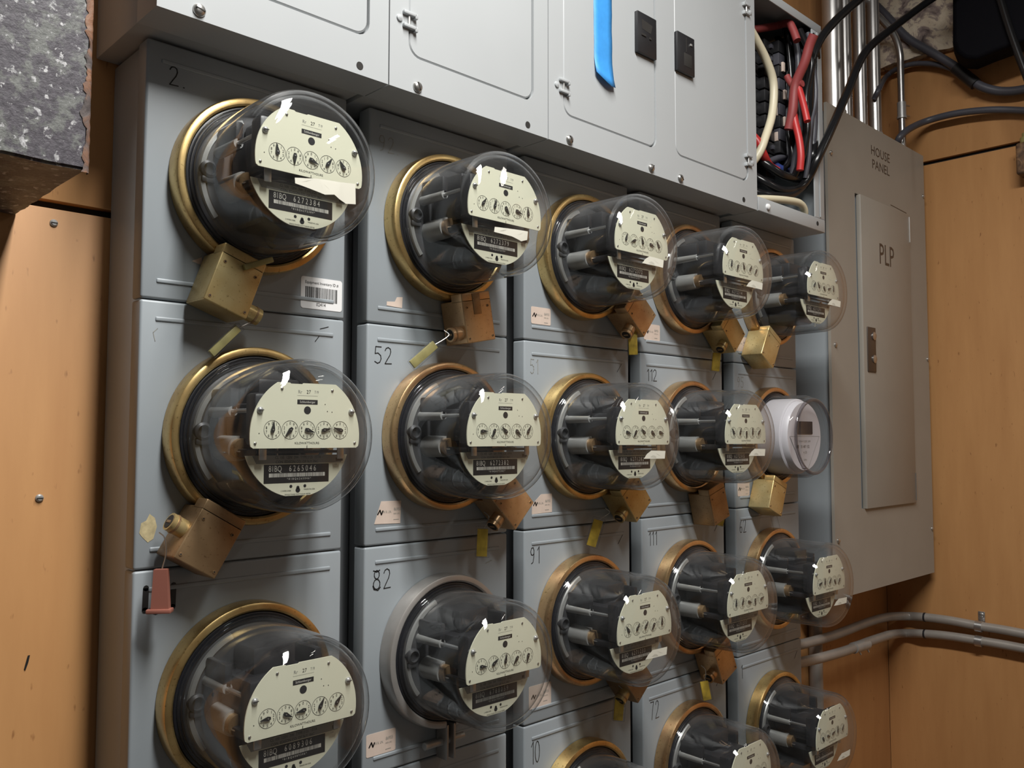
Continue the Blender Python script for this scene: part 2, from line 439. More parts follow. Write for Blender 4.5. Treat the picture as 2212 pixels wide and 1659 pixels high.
# crumbling plaster above the plywood
random.seed(3)
b = MB(); NY, NZ = 44, 34; V = []; F = []
from mathutils import noise as mnoise
for j in range(NZ+1):
    for i in range(NY+1):
        y = YW+.005-.75*i/NY; z = .775+.565*j/NZ
        d = .022*mnoise.noise(Vector((y*14, z*14, 1.3)))+.012*mnoise.noise(Vector((y*40, z*40, 4.)))
        z2 = z+(.02*mnoise.noise(Vector((y*11, 2., 0))) if j == 0 else 0)
        V.append((XW-.028+d, y, z2))
for j in range(NZ):
    for i in range(NY):
        a = j*(NY+1)+i; F.append([a, a+1, a+NY+2, a+NY+1])
b.add(V, F, 'stone')
F2 = []; o = len(V); V2 = [(XW+.012, v[1], v[2]) for v in V[:NY+1]]
b.add(V[:NY+1]+V2, [[i+1, i, NY+1+i, NY+2+i] for i in range(NY)], 'stone')
b.build('plaster_band', wr, 60, label='crumbling beige plaster above the plywood')

# ------------------------------------------------------------------ meter columns (enclosures with four covers each)
COLX = [(0.0, .2206), (.2506, .4678), (.4982, .7171), (.7455, .9679), (1.0038, 1.2210)]
CEN = [(a+b_)/2 for a, b_ in COLX]
ROWZ = [.123, -.127, -.377, -.627]
MARK = {(0, 0): ('2.', -.0894, .0850, .0182, .0165, 'ink'), (1, 0): ('92.', -.0957, .0768, .0185, .0160, 'fade'), (1, 1): ('52', -.099, .082, .0188, .0180, 'ink'),
        (2, 1): ('51', -.0985, .0828, .019, .0130, 'fade'), (3, 1): ('112', -.0972, .0845, .0177, .0165, 'ink'), (1, 2): ('82', -.0976, .079, .0215, .0180, 'ink'),
        (2, 2): ('91', -.0985, .0829, .0214, .0150, 'ink'), (3, 2): ('111', -.0958, .0852, .0200, .0155, 'ink'), (4, 2): ('62', -.0976, .0854, .022, .0155, 'ink'),
        (4, 3): ('1', -.100, .0913, .022, .0150, 'ink'), (3, 3): ('72', -.0946, .0777, .0255, .0160, 'ink'), (2, 3): ('10', -.0985, .0766, .028, .0165, 'ink'), (4, 1): ('95', -.0985, .0845, .018, .0150, 'fade')}
COLNAME = ['first meter column beside the orange plywood, marked 2 at its top', 'second meter column from the left, its panels marked 92, 52 and 82',
           'third meter column from the left, with panels marked 51 and 91', 'fourth meter column from the left, with panels marked 112, 111 and 72',
           'last meter column, next to the brown-grey house panel, panels marked 62 and 1']
for c, (x0, x1) in enumerate(COLX):
    t = thing('meter_enclosure', 'grey steel '+COLNAME[c], 'electrical enclosure', (x0, 0, 0), 'columns of grey meter enclosures')
    wd = x1-x0; ox = wd/2
    b = MB()
    b.box((.003 if c == 0 else .013, .006, -1.26), (wd-.004, YW-.0005, .2475), 'paint' if c == 0 else 'gapshade', .003)  # bodies after the first are coloured darker for the shade in the gaps
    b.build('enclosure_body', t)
    if c < 4: MB().box((wd-.0035, .050, -1.26), (wd+.0415, YW-.0006, .2470), 'gapshade').build('gap_shade_backing', t)  # added dark backing, deepens the shade between two columns
    for r in range(5):
        zt = .2475 if r == 0 else .25-.25*r-.0006
        zb = .25-.25*(r+1)+.0006
        b = MB()
        b.box((0, 0, zb), (wd, .022, zt), 'paint', .0025, 3)
        # pressed ribs beside the seams
        for zz in ([zt-.0175] if r else [.2475-.019])+[zb+.0175]:
            b.box((.014, -.0012, zz-.0022), (wd-.014, .002, zz+.0022), 'paint', .0012, 3)
        zc = .123-.25*r
        y = -.00025
        k = MARK.get((c, r))
        if k: number(b, k[0], ox+k[1], zc+k[2], k[3], k[4], y, .0011 if k[5] == 'ink' else .0009, k[5])
        if (c, r) == (1, 2): b.strokes([[(.05, .98), (.3, .9), (.52, .98)], [(.02, .2), (.1, .02), (.4, -.05), (.58, .1)]], y, .0012, 'ink', ox-.0976, zc+.079, .018, .0215)
        if (c, r) == (0, 2):   # black marker bars left by an old number
            for xx in (-.099, -.0735): b.strokes([[(xx, .0905), (xx+.0005, .1105)]], y, .0055, 'ink', ox, zc)
            b.strokes([[(-.089, .088), (-.080, .093)]], y, .006, 'ink', ox, zc)
        if (c, r) == (0, 1):
            b.strokes([[(-.094, .1), (-.098, .096), (-.096, .088)]], y, .0006, 'fade', ox, zc)
            b.strokes([[(.074, .1005), (.080, .108)], [(.080, .1145), (.090, .1175)]], y, .0008, 'ink', ox, zc)
            b.flat([(ox-.1045, zc-.080), (ox-.100, zc-.078), (ox-.097, zc-.072), (ox-.092, zc-.076), (ox-.090, zc-.084), (ox-.093, zc-.095), (ox-.098, zc-.098), (ox-.103, zc-.093), (ox-.106, zc-.089)], y, 'residue')
        if (c, r) in ((2, 1), (3, 1), (2, 2), (3, 2), (3, 3), (2, 3), (4, 3)):
            b.strokes([[(.082, .094), (.092, .106)]], y, .0008, 'ink', ox, zc)
        if (c, r) == (1, 2): b.strokes([[(.072, .092), (.081, .0945)]], y, .0012, 'fade', ox, zc)
        if (c, r) == (0, 0): b.flat([(ox-.063, zc-.082), (ox-.053, zc-.077), (ox-.052, zc-.085)], y, 'pinkpaper')
        b.build('cover', t)

# ------------------------------------------------------------------ electric meters
def prof_ring():
    return [(.079, .004), (.079, .0175), (.0795, .0195), (.0812, .0207), (.0850, .0205), (.0868, .0195), (.0878, .0165), (.0880, .012), (.0878, .004), (.0876, .0004)]
RING = {k: MB().lathe(prof_ring(), k, 72).mesh('sealing_ring') for k in ('brass', 'copper')}
GASK = MB().lathe([(.0788, .004), (.0788, .0165), (.0782, .0178), (.0768, .0182), (.0762, .0172), (.0756, .0172), (.0750, .0188), (.0738, .0190), (.0732, .0178), (.0722, .0178), (.0716, .0192), (.0702, .0192), (.0698, .0170)], 'gasket', 64).mesh('gasket')
R, RM = .0715, .024
gp = [(.0780, .0188), (.0774, .0198), (.0766, .0194), (.0760, .0196), (.0754, .0214), (.0748, .0222), (.0738, .0220), (.0730, .0230), (.0724, .026)]
gp += [(.0718, .045), (.0712, .075), (.0706, .1035)]
oc, od = .0706-RM, .1045
gp += [(oc+RM*math.cos(a), od+RM*math.sin(a)) for a in [math.radians(x) for x in range(8, 81, 8)]]
gp += [(.044, .1292), (.036, .1310), (.026, .1325), (.014, .1334), (.0, .1336)]
inner = [(max(r-.0034, 0), d-.0034 if d > .105 else d) for r, d in gp[::-1]]
inner = [(r, d) for r, d in inner if d < .1002 or d > .1005]
GLASS = MB().lathe(gp+inner, 'glass', 64).mesh('glass_cover', 60)

b = MB()
b.lathe([(.0700, .010), (.0700, .016), (.066, .0185), (.058, .020), (.0, .020)], 'basegrey', 48)
b.lathe([(.0735, .010), (.0, .010)], 'basegrey', 48)
for sx in (-1, 1):     # side bosses of the moulded base
    b.lathe([(.0085, .018), (.0085, .024), (.0060, .0255), (.0058, .0215), (.0, .0215)], 'basegrey', 20, (sx*.058, 0, .004))
    b.box((sx*.058-.007, -.0235, -.009), (sx*.058+.007, -.018, -.002), 'basegrey', .002)
b.lathe([(.0665, .0185), (.0655, .0205), (.0615, .0215), (.0605, .0200)], 'zinc', 40, a0=PI*.62, a1=PI*1.22)  # paler arc on the left, stands in for light caught on the base rim
BASE = b.mesh('base_plate')

b = MB()
b.box((-.036, -.088, -.006), (.036, -.024, .030), 'mech', .003)          # register frame
b.box((-.050, -.107, -.009), (.050, -.088, .038), 'mech', .004)
b.box((-.030, -.075, -.052), (.030, -.022, -.020), 'mech', .004)          # lower electromagnet
b.box((-.022, -.060, .028), (.022, -.021, .054), 'mech', .003)
for sx in (-1, 1): b.box((sx*.046-.004, -.060, .018), (sx*.046+.004, -.021, .044), 'mech', .002)
b.box((-.042, -.094, -.020), (-.034, -.030, -.012), 'mech', .002)
FRAME = b.mesh('mechanism_frame')
b = MB()
b.lathe([(.0, -.0006), (.043, -.0006), (.0433, 0), (.043, .0006), (.0, .0006)], 'alu', 48, (0, -.056, -.0145), 'z')
b.cyl((0, -.056, -.03), (0, -.056, .0), .0013, 'alu', 10)
ROTOR = b.mesh('rotor_disc')
POST = MB().cyl((0, -.020, 0), (0, -.060, 0), .0056, 'zinc', 16, .0048).cyl((0, -.060, 0), (0, -.111, 0), .0021, 'alu', 12).mesh('mounting_post')
b = MB()
b.cyl((0, -.020, 0), (0, -.052, 0), .0125, 'zinc', 24, .0118)
b.cyl((0, -.052, 0), (0, -.060, 0), .0095, 'lockdark', 20)
b.cyl((.002, -.060, -.002), (.002, -.088, -.002), .0014, 'screw', 8)
MAG = b.mesh('damping_magnet')
b = MB()
for sx in (-1, 1): b.box((sx*.040-.0035, -.1045, -.0215), (sx*.040+.0035, -.1030, -.008), 'alu', .0004)
b.box((-.044, -.1000, -.0160), (.044, -.0990, -.0135), 'mech')
BRACK = b.mesh('register_bracket')

PR = .0563
def plate_outline():
    out = []
    za, zb = .0478, -.0112
    a0 = math.asin((zb+.004)/PR); a1 = math.asin(za/PR)
    for k in range(15): a = a0+(a1-a0)*k/14; out.append((PR*math.cos(a), PR*math.sin(a)))
    L = [(-x, z) for x, z in out[::-1]]
    r = out[:]+[(.006, za), (-.004, za), (-.005, za-.0009), (-.017, za-.0009), (-.018, za)]+L
    xb = out[0][0]
    return r+[(-xb+.0006, zb+.0016), (-xb+.003, zb), (xb-.003, zb), (xb-.0006, zb+.0016)]
YP = -.1108
DIALX = [-.0348, -.0174, 0, .0174, .0348]; DZ = .0052; DR = .0084
b = MB(); o = plate_outline(); b.prism(o[::-1], YP, YP+.0012, 'plate')
yi = YP-.00015
for i, dx in enumerate(DIALX):
    b.lathe([(DR, -yi), (DR-.00035, -yi)], 'ink', 36, (dx, 0, DZ))
    for k in range(10):
        a = PI/2-(k if i % 2 == 0 else -k)*2*PI/10
        b.text(str(k), .0036, dx+(DR-.0023)*math.cos(a), DZ+(DR-.0023)*math.sin(a)-.0013, yi, 'ink', .9)
b.text('KILOWATTHOURS', .0030, 0, -.0076, yi, 'ink')
b.text('Rr', .0042, -.0078, .0385, yi, 'fade'); b.text('27', .0046, .001, .0384, yi, 'ink'); b.text('7/9', .0036, .0092, .0388, yi, 'fade')
b.strokes([[(-.0105, .0365), (.0105, .0365)]], yi, .0002, 'fade')
b.flat([(-.0105, .0286), (.0105, .0286), (.0105, .0328), (-.0105, .0328)], yi, 'blackbox')
b.text('Schlumberger', .0029, 0, .0298, yi-.0001, 'whiteink', 1.0)
b.disc(.0036, -yi, 'mech', (0, 0, .0232), 20)
b.strokes([[(0, -.0112), (0, -.0090)]], yi, .0006, 'ink')
for x, z in ((.0185, .029), (.026, .022), (.021, .0225), (-.0475, .002)): b.disc(.0005, -yi, 'ink', (x, 0, z), 8)
DIALP = b.mesh('dial_plate')
b = MB()
b.add([(.0013*math.cos(a), 0, .0013*math.sin(a)) for a in [k*PI/6 for k in range(12)]], [list(range(12))], 'ink')
b.prism([(-.0011, -.0026), (.0011, -.0026), (.0019, 0), (.0012, .0030), (0, .0078), (-.0012, .0030), (-.0019, 0)][::-1], -.0005, .0004, 'ink')
b.lathe([(.0007, .0), (.0007, .001), (0, .0012)], 'alu', 10)
NEEDLE = b.mesh('needle')
b = MB(); b.lathe([(.0013, 0), (.0013, .0006), (.0008, .0010), (0, .0011)], 'screw', 12); SCR_S = b.mesh('screw')
b = MB(); b.lathe([(.0030, 0), (.0030, .0010), (.0022, .0022), (.0010, .0028), (0, .0029)], 'zinc', 16); b.box((-.0024, -.0032, -.0003), (.0024, -.0026, .0003), 'dark'); SCR_L = b.mesh('screw')

def nameplate(serial, faded=False):
    b = MB(); out = []
    zt = -.0178; YL = -.0960
    a0 = math.asin(zt/PR); aend = math.asin(-.0548/PR)
    for k in range(13): a = a0+(aend-a0)*k/12; out.append((PR*math.cos(a)*.985, PR*math.sin(a)))
    out = out+[(-x, z) for x, z in out[::-1]]
    b.prism(out, YL, YL+.0012, 'plate')
    y = YL-.00015
    b.flat([(-.042, -.0252), (.046, -.0252), (.049, -.0180), (-.046, -.0180)], y, 'fade')
    b.text('CL 100  120V  3W  TYPE J12S  15TA', .0036, 0, -.0210, y-.0001, 'ink', .86)
    b.text('CON. EDISON CO. OF N.Y. INC', .0034, -.001, -.0249, y-.0001, 'ink', .92)
    b.flat(rrect(-.0345, .0325, -.0430, -.0260, .0004, 2), y, 'blackbox')
    key = 'fade' if faded else 'whiteink'
    b.text('81BQ', .0078, -.0300, -.0325, y-.0001, key, .72, 'L'); b.text(' '.join(serial), .0078, -.0095, -.0325, y-.0001, key, .70, 'L')
    random.seed(int(serial))
    x = -.027
    b.flat([(-.0295, -.0375), (-.0272, -.0375), (-.0272, -.0340), (-.0295, -.0340)], y-.0001, key)
    b.flat([(.0258, -.0375), (.0282, -.0375), (.0282, -.0340), (.0258, -.0340)], y-.0001, key)
    while x < .0255:
        w1 = random.choice((.0004, .0006, .0009)); b.flat([(x, -.0375), (x+w1, -.0375), (x+w1, -.0340), (x, -.0340)], y-.0001, key); x += w1+random.choice((.0003, .0005))
    b.text('* 8 1 B Q '+' '.join(serial)+' *', .0026, .001, -.0402, y-.0001, key, .95)
    b.flat([(.0400, -.0238), (.0478, -.0238), (.0478, -.0206), (.0400, -.0206)], y-.0001, 'blackbox')
    b.text('USA', .0018, .040, -.0275, y, 'fade')
    for x_ in (-.0072, .0072): b.disc(.0015, -y, 'mech', (x_, 0, -.0462), 12)
    b.disc(.0016, -y, 'mech', (0, 0, -.0475), 12); b.disc(.0024, -y, 'mech', (0, 0, -.0498), 14)
    b.text('2 WIRE DISK', .0019, -.0122, -.0508, y, 'ink'); b.text('MADE IN USA', .0019, .0120, -.0500, y, 'ink')
    b.text('SINGLE PHASE WATTHOUR METER', .0018, 0, -.0542, y, 'ink', .95)
    return b.mesh('nameplate')

def sticker_mesh(kind):
    b = MB()
    if kind == 'torn': out = [(-.0277, -.0263), (.002, -.031), (.012, -.029), (.018, -.032), (.026, -.0345), (.0375, -.0326), (.0354, -.0140), (.018, -.0165), (-.006, -.0182), (-.0285, -.0215)]
    elif kind == 'mid': out = [(-.0348, -.0300), (-.010, -.0315), (.004, -.0345), (.0131, -.0316), (.0131, -.0222), (-.012, -.0235), (-.0345, -.0245)]
    else: out = [(-.0265, -.0285), (.0165, -.0290), (.0165, -.0190), (-.0140, -.0182), (-.0215, -.0225)]
    def surf(x, z):
        r = math.hypot(x, z); pr = sorted([(rr, d) for rr, d in gp if d > .1])
        for (r0, d0), (r1, d1) in zip(pr, pr[1:]):
            if r0 <= r <= r1: return d0+(d1-d0)*(r-r0)/(r1-r0)
        return .12
    bm = bmesh.new()
    n = len(out); V = [bm.verts.new((x, 0, z)) for x, z in out]; bm.faces.new(V)
    bmesh.ops.triangulate(bm, faces=bm.faces[:])
    bmesh.ops.subdivide_edges(bm, edges=bm.edges[:], cuts=3)
    for v in bm.verts: v.co.y = -(surf(v.co.x, v.co.z)+.0004)
    b.bm(bm, 'torn'); return b.mesh('torn_sticker', 60)
STK = {k: sticker_mesh(k) for k in ('torn', 'mid', 'cut')}

METERS = {  # (column, row): serial, ring, sticker, needles (turns), label
 (0, 0): ('6272384', 'brass', 'torn', (-.03, .5, .31, .1, -.1), 'glass-domed electric meter on the panel marked 2, big torn white sticker on its dome'),
 (0, 1): ('6265046', 'brass', None, (.02, .62, .30, .22, -.2), 'glass-domed electric meter with serial 6265046, red tag below it'),
 (0, 2): ('6089306', 'brass', None, (-.26, .33, -.27, .08, .11), 'glass-domed electric meter with serial 6089306, below the red plastic tag'),
 (1, 0): ('6272379', 'brass', 'mid', (.1, .03, .4, .3, -.02), 'glass-domed electric meter on the panel marked 92, serial 6272379'),
 (1, 1): ('6272382', 'copper', None, (.25, .58, -.14, .36, .09), 'glass-domed electric meter on the panel marked 52, serial 6272382'),
 (1, 2): ('6788059', 'grey', None, (.27, .15, .03, .62, .55), 'glass-domed electric meter with plain grey bolted ring on the panel marked 82'),
 (2, 0): ('6272372', 'brass', 'cut', (.05, -.3, -.05, .3, -.1), 'glass-domed electric meter at the top of the third column, above the panel marked 51'),
 (2, 1): ('6271282', 'brass', 'cut', (.3, .6, -.15, .36, .3), 'glass-domed electric meter on the panel faintly marked 51, above the panel marked 91'),
 (2, 2): ('6271233', 'copper', 'cut', (-.1, .1, .1, -.4, .0), 'glass-domed electric meter on the panel marked 91'),
 (2, 3): ('6271290', 'brass', None, (.1, .2, .3, .4, .5), 'glass-domed electric meter cut off by the bottom edge, on the panel marked 10'),
 (3, 0): ('6272214', 'copper', 'cut', (.02, .55, -.05, .1, .6), 'glass-domed electric meter at the top of the fourth column, above the panel marked 112'),
 (3, 1): ('6272315', 'copper', 'cut', (-.1, .05, .5, .0, .12), 'glass-domed electric meter on the panel marked 112'),
 (3, 2): ('6271277', 'copper', None, (.0, .05, .3, .5, .2), 'glass-domed electric meter on the panel marked 111'),
 (3, 3): ('6272218', 'copper', None, (.3, .1, .0, .2, .3), 'glass-domed electric meter on the panel marked 72, at the bottom edge'),
 (4, 0): ('6271291', 'copper', 'cut', (.1, -.1, .4, .2, .0), 'glass-domed electric meter in front of the house panel edge, directly above the white digital meter'),
 (4, 2): ('6271288', 'copper', 'cut', (.2, .0, .1, .4, .6), 'glass-domed electric meter on the panel marked 62'),
 (4, 3): ('6272219', 'brass', 'cut', (.4, .3, .2, .0, .1), 'glass-domed electric meter on the panel marked 1'),
}
for (c, r), (ser, ring, stk, nd, lab) in METERS.items():
    t = thing('electric_meter', lab, 'electric meter', (CEN[c], -.0004, ROWZ[r]), 'round glass electric meters')
    if ring == 'grey':
        b = MB(); b.lathe(prof_ring(), 'grey_ring', 72, a0=-PI/2+.085, a1=1.5*PI-.085)
        for sx in (-1, 1): b.box((sx*.0052-.0016, -.0205, -.124), (sx*.0052+.0016, -.0012, -.0835), 'grey_ring', .001)
        o = b.build('sealing_ring', t, label='plain grey split ring closed by a bolt')
        MB().cyl((-.032, -.011, -.104), (.026, -.011, -.104), .0042, 'zinc', 14).build('clamp_bolt', t)
    else: inst('sealing_ring', RING[ring], t)
    inst('gasket', GASK, t, label='black rubber gasket'); inst('base_plate', BASE, t)
    g = inst('glass_cover', GLASS, t, label='clear glass dome')
    if stk: inst('torn_sticker', STK[stk], g, label='torn white paper sticker')
    f = inst('mechanism_frame', FRAME, t, label='black cast mechanism behind the dials')
    inst('rotor_disc', ROTOR, f)
    for sx in (-1, 1):
        inst('mounting_post', POST, f, (sx*.047, 0, .0225)); inst('damping_magnet', MAG, f, (sx*.036, 0, -.012))
    inst('register_bracket', BRACK, f)
    d = inst('dial_plate', DIALP, t, label='cream plate with five kilowatt-hour dials')
    for i, dx in enumerate(DIALX): inst('needle', NEEDLE, d, (dx, YP-.0012, DZ), (0, nd[i]*2*PI, 0))
    for x, z in ((-.026, .042), (.026, .042), (-.0512, -.0068), (.0512, -.0068)): inst('screw', SCR_S, d, (x, YP, z))
    for x in (-.047, .047): inst('screw', SCR_L, d, (x, YP, .0225))
    inst('nameplate', nameplate(ser, ring == 'grey'), t, label='cream lower plate with black serial number label')

# the one digital meter
t = thing('digital_meter', 'white digital electric meter with a small dark display, the only one of its kind', 'electric meter', (CEN[4], -.0004, ROWZ[1]))
inst('sealing_ring', RING['copper'], t); inst('gasket', GASK, t)
b = MB(); b.lathe([(.066, .012), (.066, .050), (.0655, .058), (.063, .060), (.0615, .060), (.0605, .068), (.0585, .0705), (.0, .0705)], 'smartwhite', 56)
b.build('meter_body', t)
b = MB(); y = -.0707
b.flat([(-.052, 0), (.052, 0), (.010, -.055), (-.010, -.055)][::-1], y-.0003, 'smartwhite')
b.strokes([[(-.052, .0), (.052, .0), (.010, -.055), (-.010, -.055), (-.052, .0)]], y-.0005, .0006, 'fade')
b.text('KWH  CL200  240V', .0048, 0, -.010, y-.0006, 'fade'); b.text('35 487 152', .0068, 0, -.020, y-.0006, 'ink')
b.flat([(-.030, -.0200), (-.022, -.0200), (-.022, -.015), (-.030, -.015)], y-.0006, 'ink')
b.text('4 30', .007, 0, -.030, y-.0006, 'fade'); b.text('60Hz', .005, 0, -.042, y-.0006, 'fade')
b.build('face_plate', t)
MB().box((-.027, -.0722, .004), (.027, -.0704, .026), 'lcd', .0015).build('display', t, label='dark rectangular display')
b = MB()
sp = [(.0783, .0172), (.0770, .0185), (.0750, .019), (.0735, .024), (.0722, .030), (.0718, .060), (.0715, .072), (.0705, .0765), (.0690, .0785), (.0675, .0800), (.0668, .0835), (.0660, .0875), (.0645, .0895), (.0625, .0900), (.0605, .0890), (.0595, .0855), (.0585, .0848), (.0, .0850)]
b.lathe(sp+[(max(r-.0022, 0), d-.0022) for r, d in sp[::-1] if d > .018], 'clear', 64)
cc = b.build('clear_cover', t, 60, label='clear plastic cover with raised front rim')
b = MB(); b.lathe([(.0632+.0032*math.cos(a), .0880+.0032*math.sin(a)) for a in [k*2*PI/14 for k in range(15)]], 'rim', 64); b.build('rim_dark_line', cc, 60)  # added tinted ring, draws the dark refraction line of the cover

# ------------------------------------------------------------------ ring locks and their tags
def lock_mesh(key, side, rb):
    b = MB()
    b.box((-.0228, -.042, -.140), (.0228, -.0022, -.0885), key, .0014, 3)
    b.box((-.0228, -.042, -.092), (.0228, -.0225, -.0805), key, .0014, 3)
    for x, z in ((-.0165, -.098), (.0165, -.098), (-.0185, -.1345), (.0185, -.1345)):
        b.lathe([(.0018, -.0005), (.0016, .0005), (0, .0006)], 'lockdark', 12, (x, -.042, z))
        b.disc(.0008, .0427, 'dark', (x, 0, z), 8)
    return b
LOCKS = [  # col,row, angle from straight down (+ = right), barrel side, barrel radius pos, metal, panel words
 (0, 0, -20, 1, .129, 'lockbrass', 'brass box lock with a clear tag under the meter on the panel marked 2'),
 (0, 1, -31, -1, .113, 'lockdark', 'dull brown box lock under meter 6265046, its barrel carrying the red tag'),
 (1, 0, 11, -1, .127, 'lockcopper', 'shiny coppery box lock under the meter on the panel marked 92'),
 (1, 1, 45, -1, .116, 'lockcopper', 'box lock tilted under the dome of the meter on the panel marked 52'),
 (2, 0, 50, -1, .118, 'lockcopper', 'small visible corner of a box lock under the top meter of the third column'),
 (2, 1, 40, -1, .118, 'lockbrass', 'box lock under the meter on the panel faintly marked 51'),
 (2, 2, 40, -1, .118, 'lockdark', 'box lock mostly hidden under the dome of the meter on the panel marked 91'),
 (3, 0, 46, -1, .118, 'lockbrass', 'box lock under the top meter of the fourth column, barrel above a yellow tag'),
 (3, 1, 17, 0, .118, 'lockdark', 'dull box lock under the meter on the panel marked 112'),
 (3, 2, 24, -1, .120, 'lockcopper', 'reddish box lock with shiny barrel under the meter on the panel marked 111'),
 (4, 0, -30, 0, .118, 'lockbrass', 'brass box lock directly above the white digital meter'),
 (4, 1, -22, 0, .118, 'lockbrass', 'brass box lock hanging under the white digital meter'),
]
for c, r, phi, side, rb, key, lab in LOCKS:
    t = thing('ring_lock', lab, 'lock', (CEN[c], -.0004, ROWZ[r]), 'box locks on the meter rings')
    t.rotation_euler = (0, -math.radians(phi), 0)
    lock_mesh(key, side, rb).build('lock_body', t)
    if side:
        b = MB(); s_ = side
        A, B_ = Vector((s_*.0226, -.030, -rb)), Vector((s_*.0385, -.030, -rb))
        b.cyl(A, B_, .0085, 'lockbrass' if key != 'lockcopper' else 'lockcopper', 22)
        b.cyl(A+Vector((s_*.0095, 0, 0)), A+Vector((s_*.0115, 0, 0)), .0090, 'lockdark', 22)
        b.cyl(B_-Vector((s_*.0004, 0, 0)), B_+Vector((s_*.0004, 0, 0)), .0064, 'dark', 18)
        b.box((s_*.0386-.0006, -.0340, -rb-.0012), (s_*.0386+.0006, -.0260, -rb+.0012), 'lockdark')
        b.build('lock_barrel', t)
    if (c, r) == (0, 0):
        b = MB(); b.box((-.001, -.0445, -.0955), (.019, -.0415, -.0905), 'lockdark', .001, mtx=Matrix.Rotation(math.radians(-40), 4, 'Y') @ Matrix.Translation((0, 0, 0)))
        bb = MB(); mt_ = Matrix.Translation((.006, 0, -.0915)) @ Matrix.Rotation(math.radians(-42), 4, 'Y')
        bb.box((-.006, -.0465, -.0028), (.026, -.0425, .0028), 'olive', .001, mtx=mt_); bb.build('lock_tab', t)
    if (c, r) == (1, 0):
        MB().box((-.0065, -.0428, -.107), (.0055, -.0418, -.082), 'lockdark', .0005).build('lock_slot', t)

TAGS = [  # col,row, wire start, tag top, tag bottom, y, insert, width, label
 (0, 0, (-.0148, -.1340), (-.0262, -.1445), (-.0560, -.1745), -.030, 'olive', .0095, 'clear plastic seal tag slanting below the lock on the panel marked 2'),
 (0, 1, (-.0990, -.0905), (-.0973, -.1190), (-.0968, -.1547), -.030, 'redtag', .0150, 'red plastic seal tag hanging on a bent wire'),
 (1, 0, (-.0200, -.1310), (-.0320, -.1424), (-.0640, -.1705), -.030, 'olive', .0135, 'clear tag with olive insert slanting over the panel marked 52'),
 (1, 1, (.0490, -.0960), (.0460, -.1090), (.0445, -.1460), -.024, 'yellowtag', .0135, 'clear tag with torn yellow insert hanging above the grey bolted ring'),
 (2, 0, (.0760, -.0850), (.0815, -.0930), (.0825, -.1340), -.030, 'yellowtag', .0135, 'clear tag with yellow insert hanging between the third and fourth columns, near the top'),
 (2, 1, (.0260, -.1040), (.0106, -.1121), (-.0013, -.1517), -.026, 'yellowtag', .0130, 'clear tag with yellow insert hanging just above the meter on the panel marked 91'),
 (2, 2, (.0495, -.1000), (.0511, -.1086), (.0477, -.1440), -.028, 'yellowtag', .0135, 'clear yellow tag hanging under the meter on the panel marked 91'),
 (3, 0, (.0640, -.0850), (.0603, -.1120), (.0569, -.1450), -.024, 'yellowtag', .0130, 'clear tag with yellow insert left of the lock above the white digital meter'),
 (3, 1, (.0660, -.1120), (.0703, -.1180), (.0640, -.1450), -.024, 'yellowtag', .0130, 'yellow tag hanging right of the dull lock, beside the panel marked 62'),
 (3, 2, (.0010, -.1080), (.0053, -.1260), (.0110, -.1576), -.028, 'yellowtag', .0130, 'yellow tag hanging over the ring of the meter on the panel marked 72'),
 (4, 1, (-.0400, -.1290), (-.0270, -.1370), (-.0200, -.1640), -.024, 'clear', .0110, 'empty clear tag hanging under the lock below the white digital meter'),
]
for c, r, a, b0, b1, y, key, wd, lab in TAGS:
    t = thing('seal_tag', lab, 'seal tag', (CEN[c]+b0[0], y, ROWZ[r]+b0[1]), 'plastic seal tags')
    dx, dz = b1[0]-b0[0], b1[1]-b0[1]; L_ = math.hypot(dx, dz); ang = math.atan2(dx, -dz)
    R_ = Matrix.Rotation(math.radians(0 if (c, r) == (0, 0) else -15 if (c, r) == (1, 0) else -40), 4, 'Z') @ Matrix.Rotation(-ang, 4, 'Y')
    if key == 'yellowtag': wd = .0172
    b = MB()
    b.box((-wd/2, -.0035, -L_), (wd/2, .0035, 0), 'clear' if key != 'redtag' else 'redtag', .0012)
    if key == 'redtag':
        b = MB(); b.prism([(-.0055, 0), (.0060, 0), (.0078, -L_), (-.0078, -L_)], -.0035, .0035, 'redtag')
        b.box((-.0115, -.0055, -L_-.003), (.0100, .0055, -L_+.001), 'redtag', .001)
    b.xf(R_).build('tag_case', t)
    if key not in ('redtag', 'clear'):
        MB().box((-wd*.40, -.0020, -L_*.97), (wd*.34, .0020, -L_*.08), key, .0005).xf(R_).build('tag_insert', t)
    s0 = Vector((a[0]-b0[0], 0, a[1]-b0[1]))
    tb = R_ @ Vector((0, 0, -.003))
    MB().tube([s0+Vector((0, .002, .004)), s0+Vector((.003, -.003, -.001)), (s0+tb)/2+Vector((.004, -.002, 0)), tb], .0006, 'screw', 6).build('wire', t)
    if (c, r) == (4, 1): MB().lathe([(.0, .006), (.004, .005), (.005, .001), (.004, -.004), (0, -.005)], 'whitewire', 14, s0).build('plug', t)

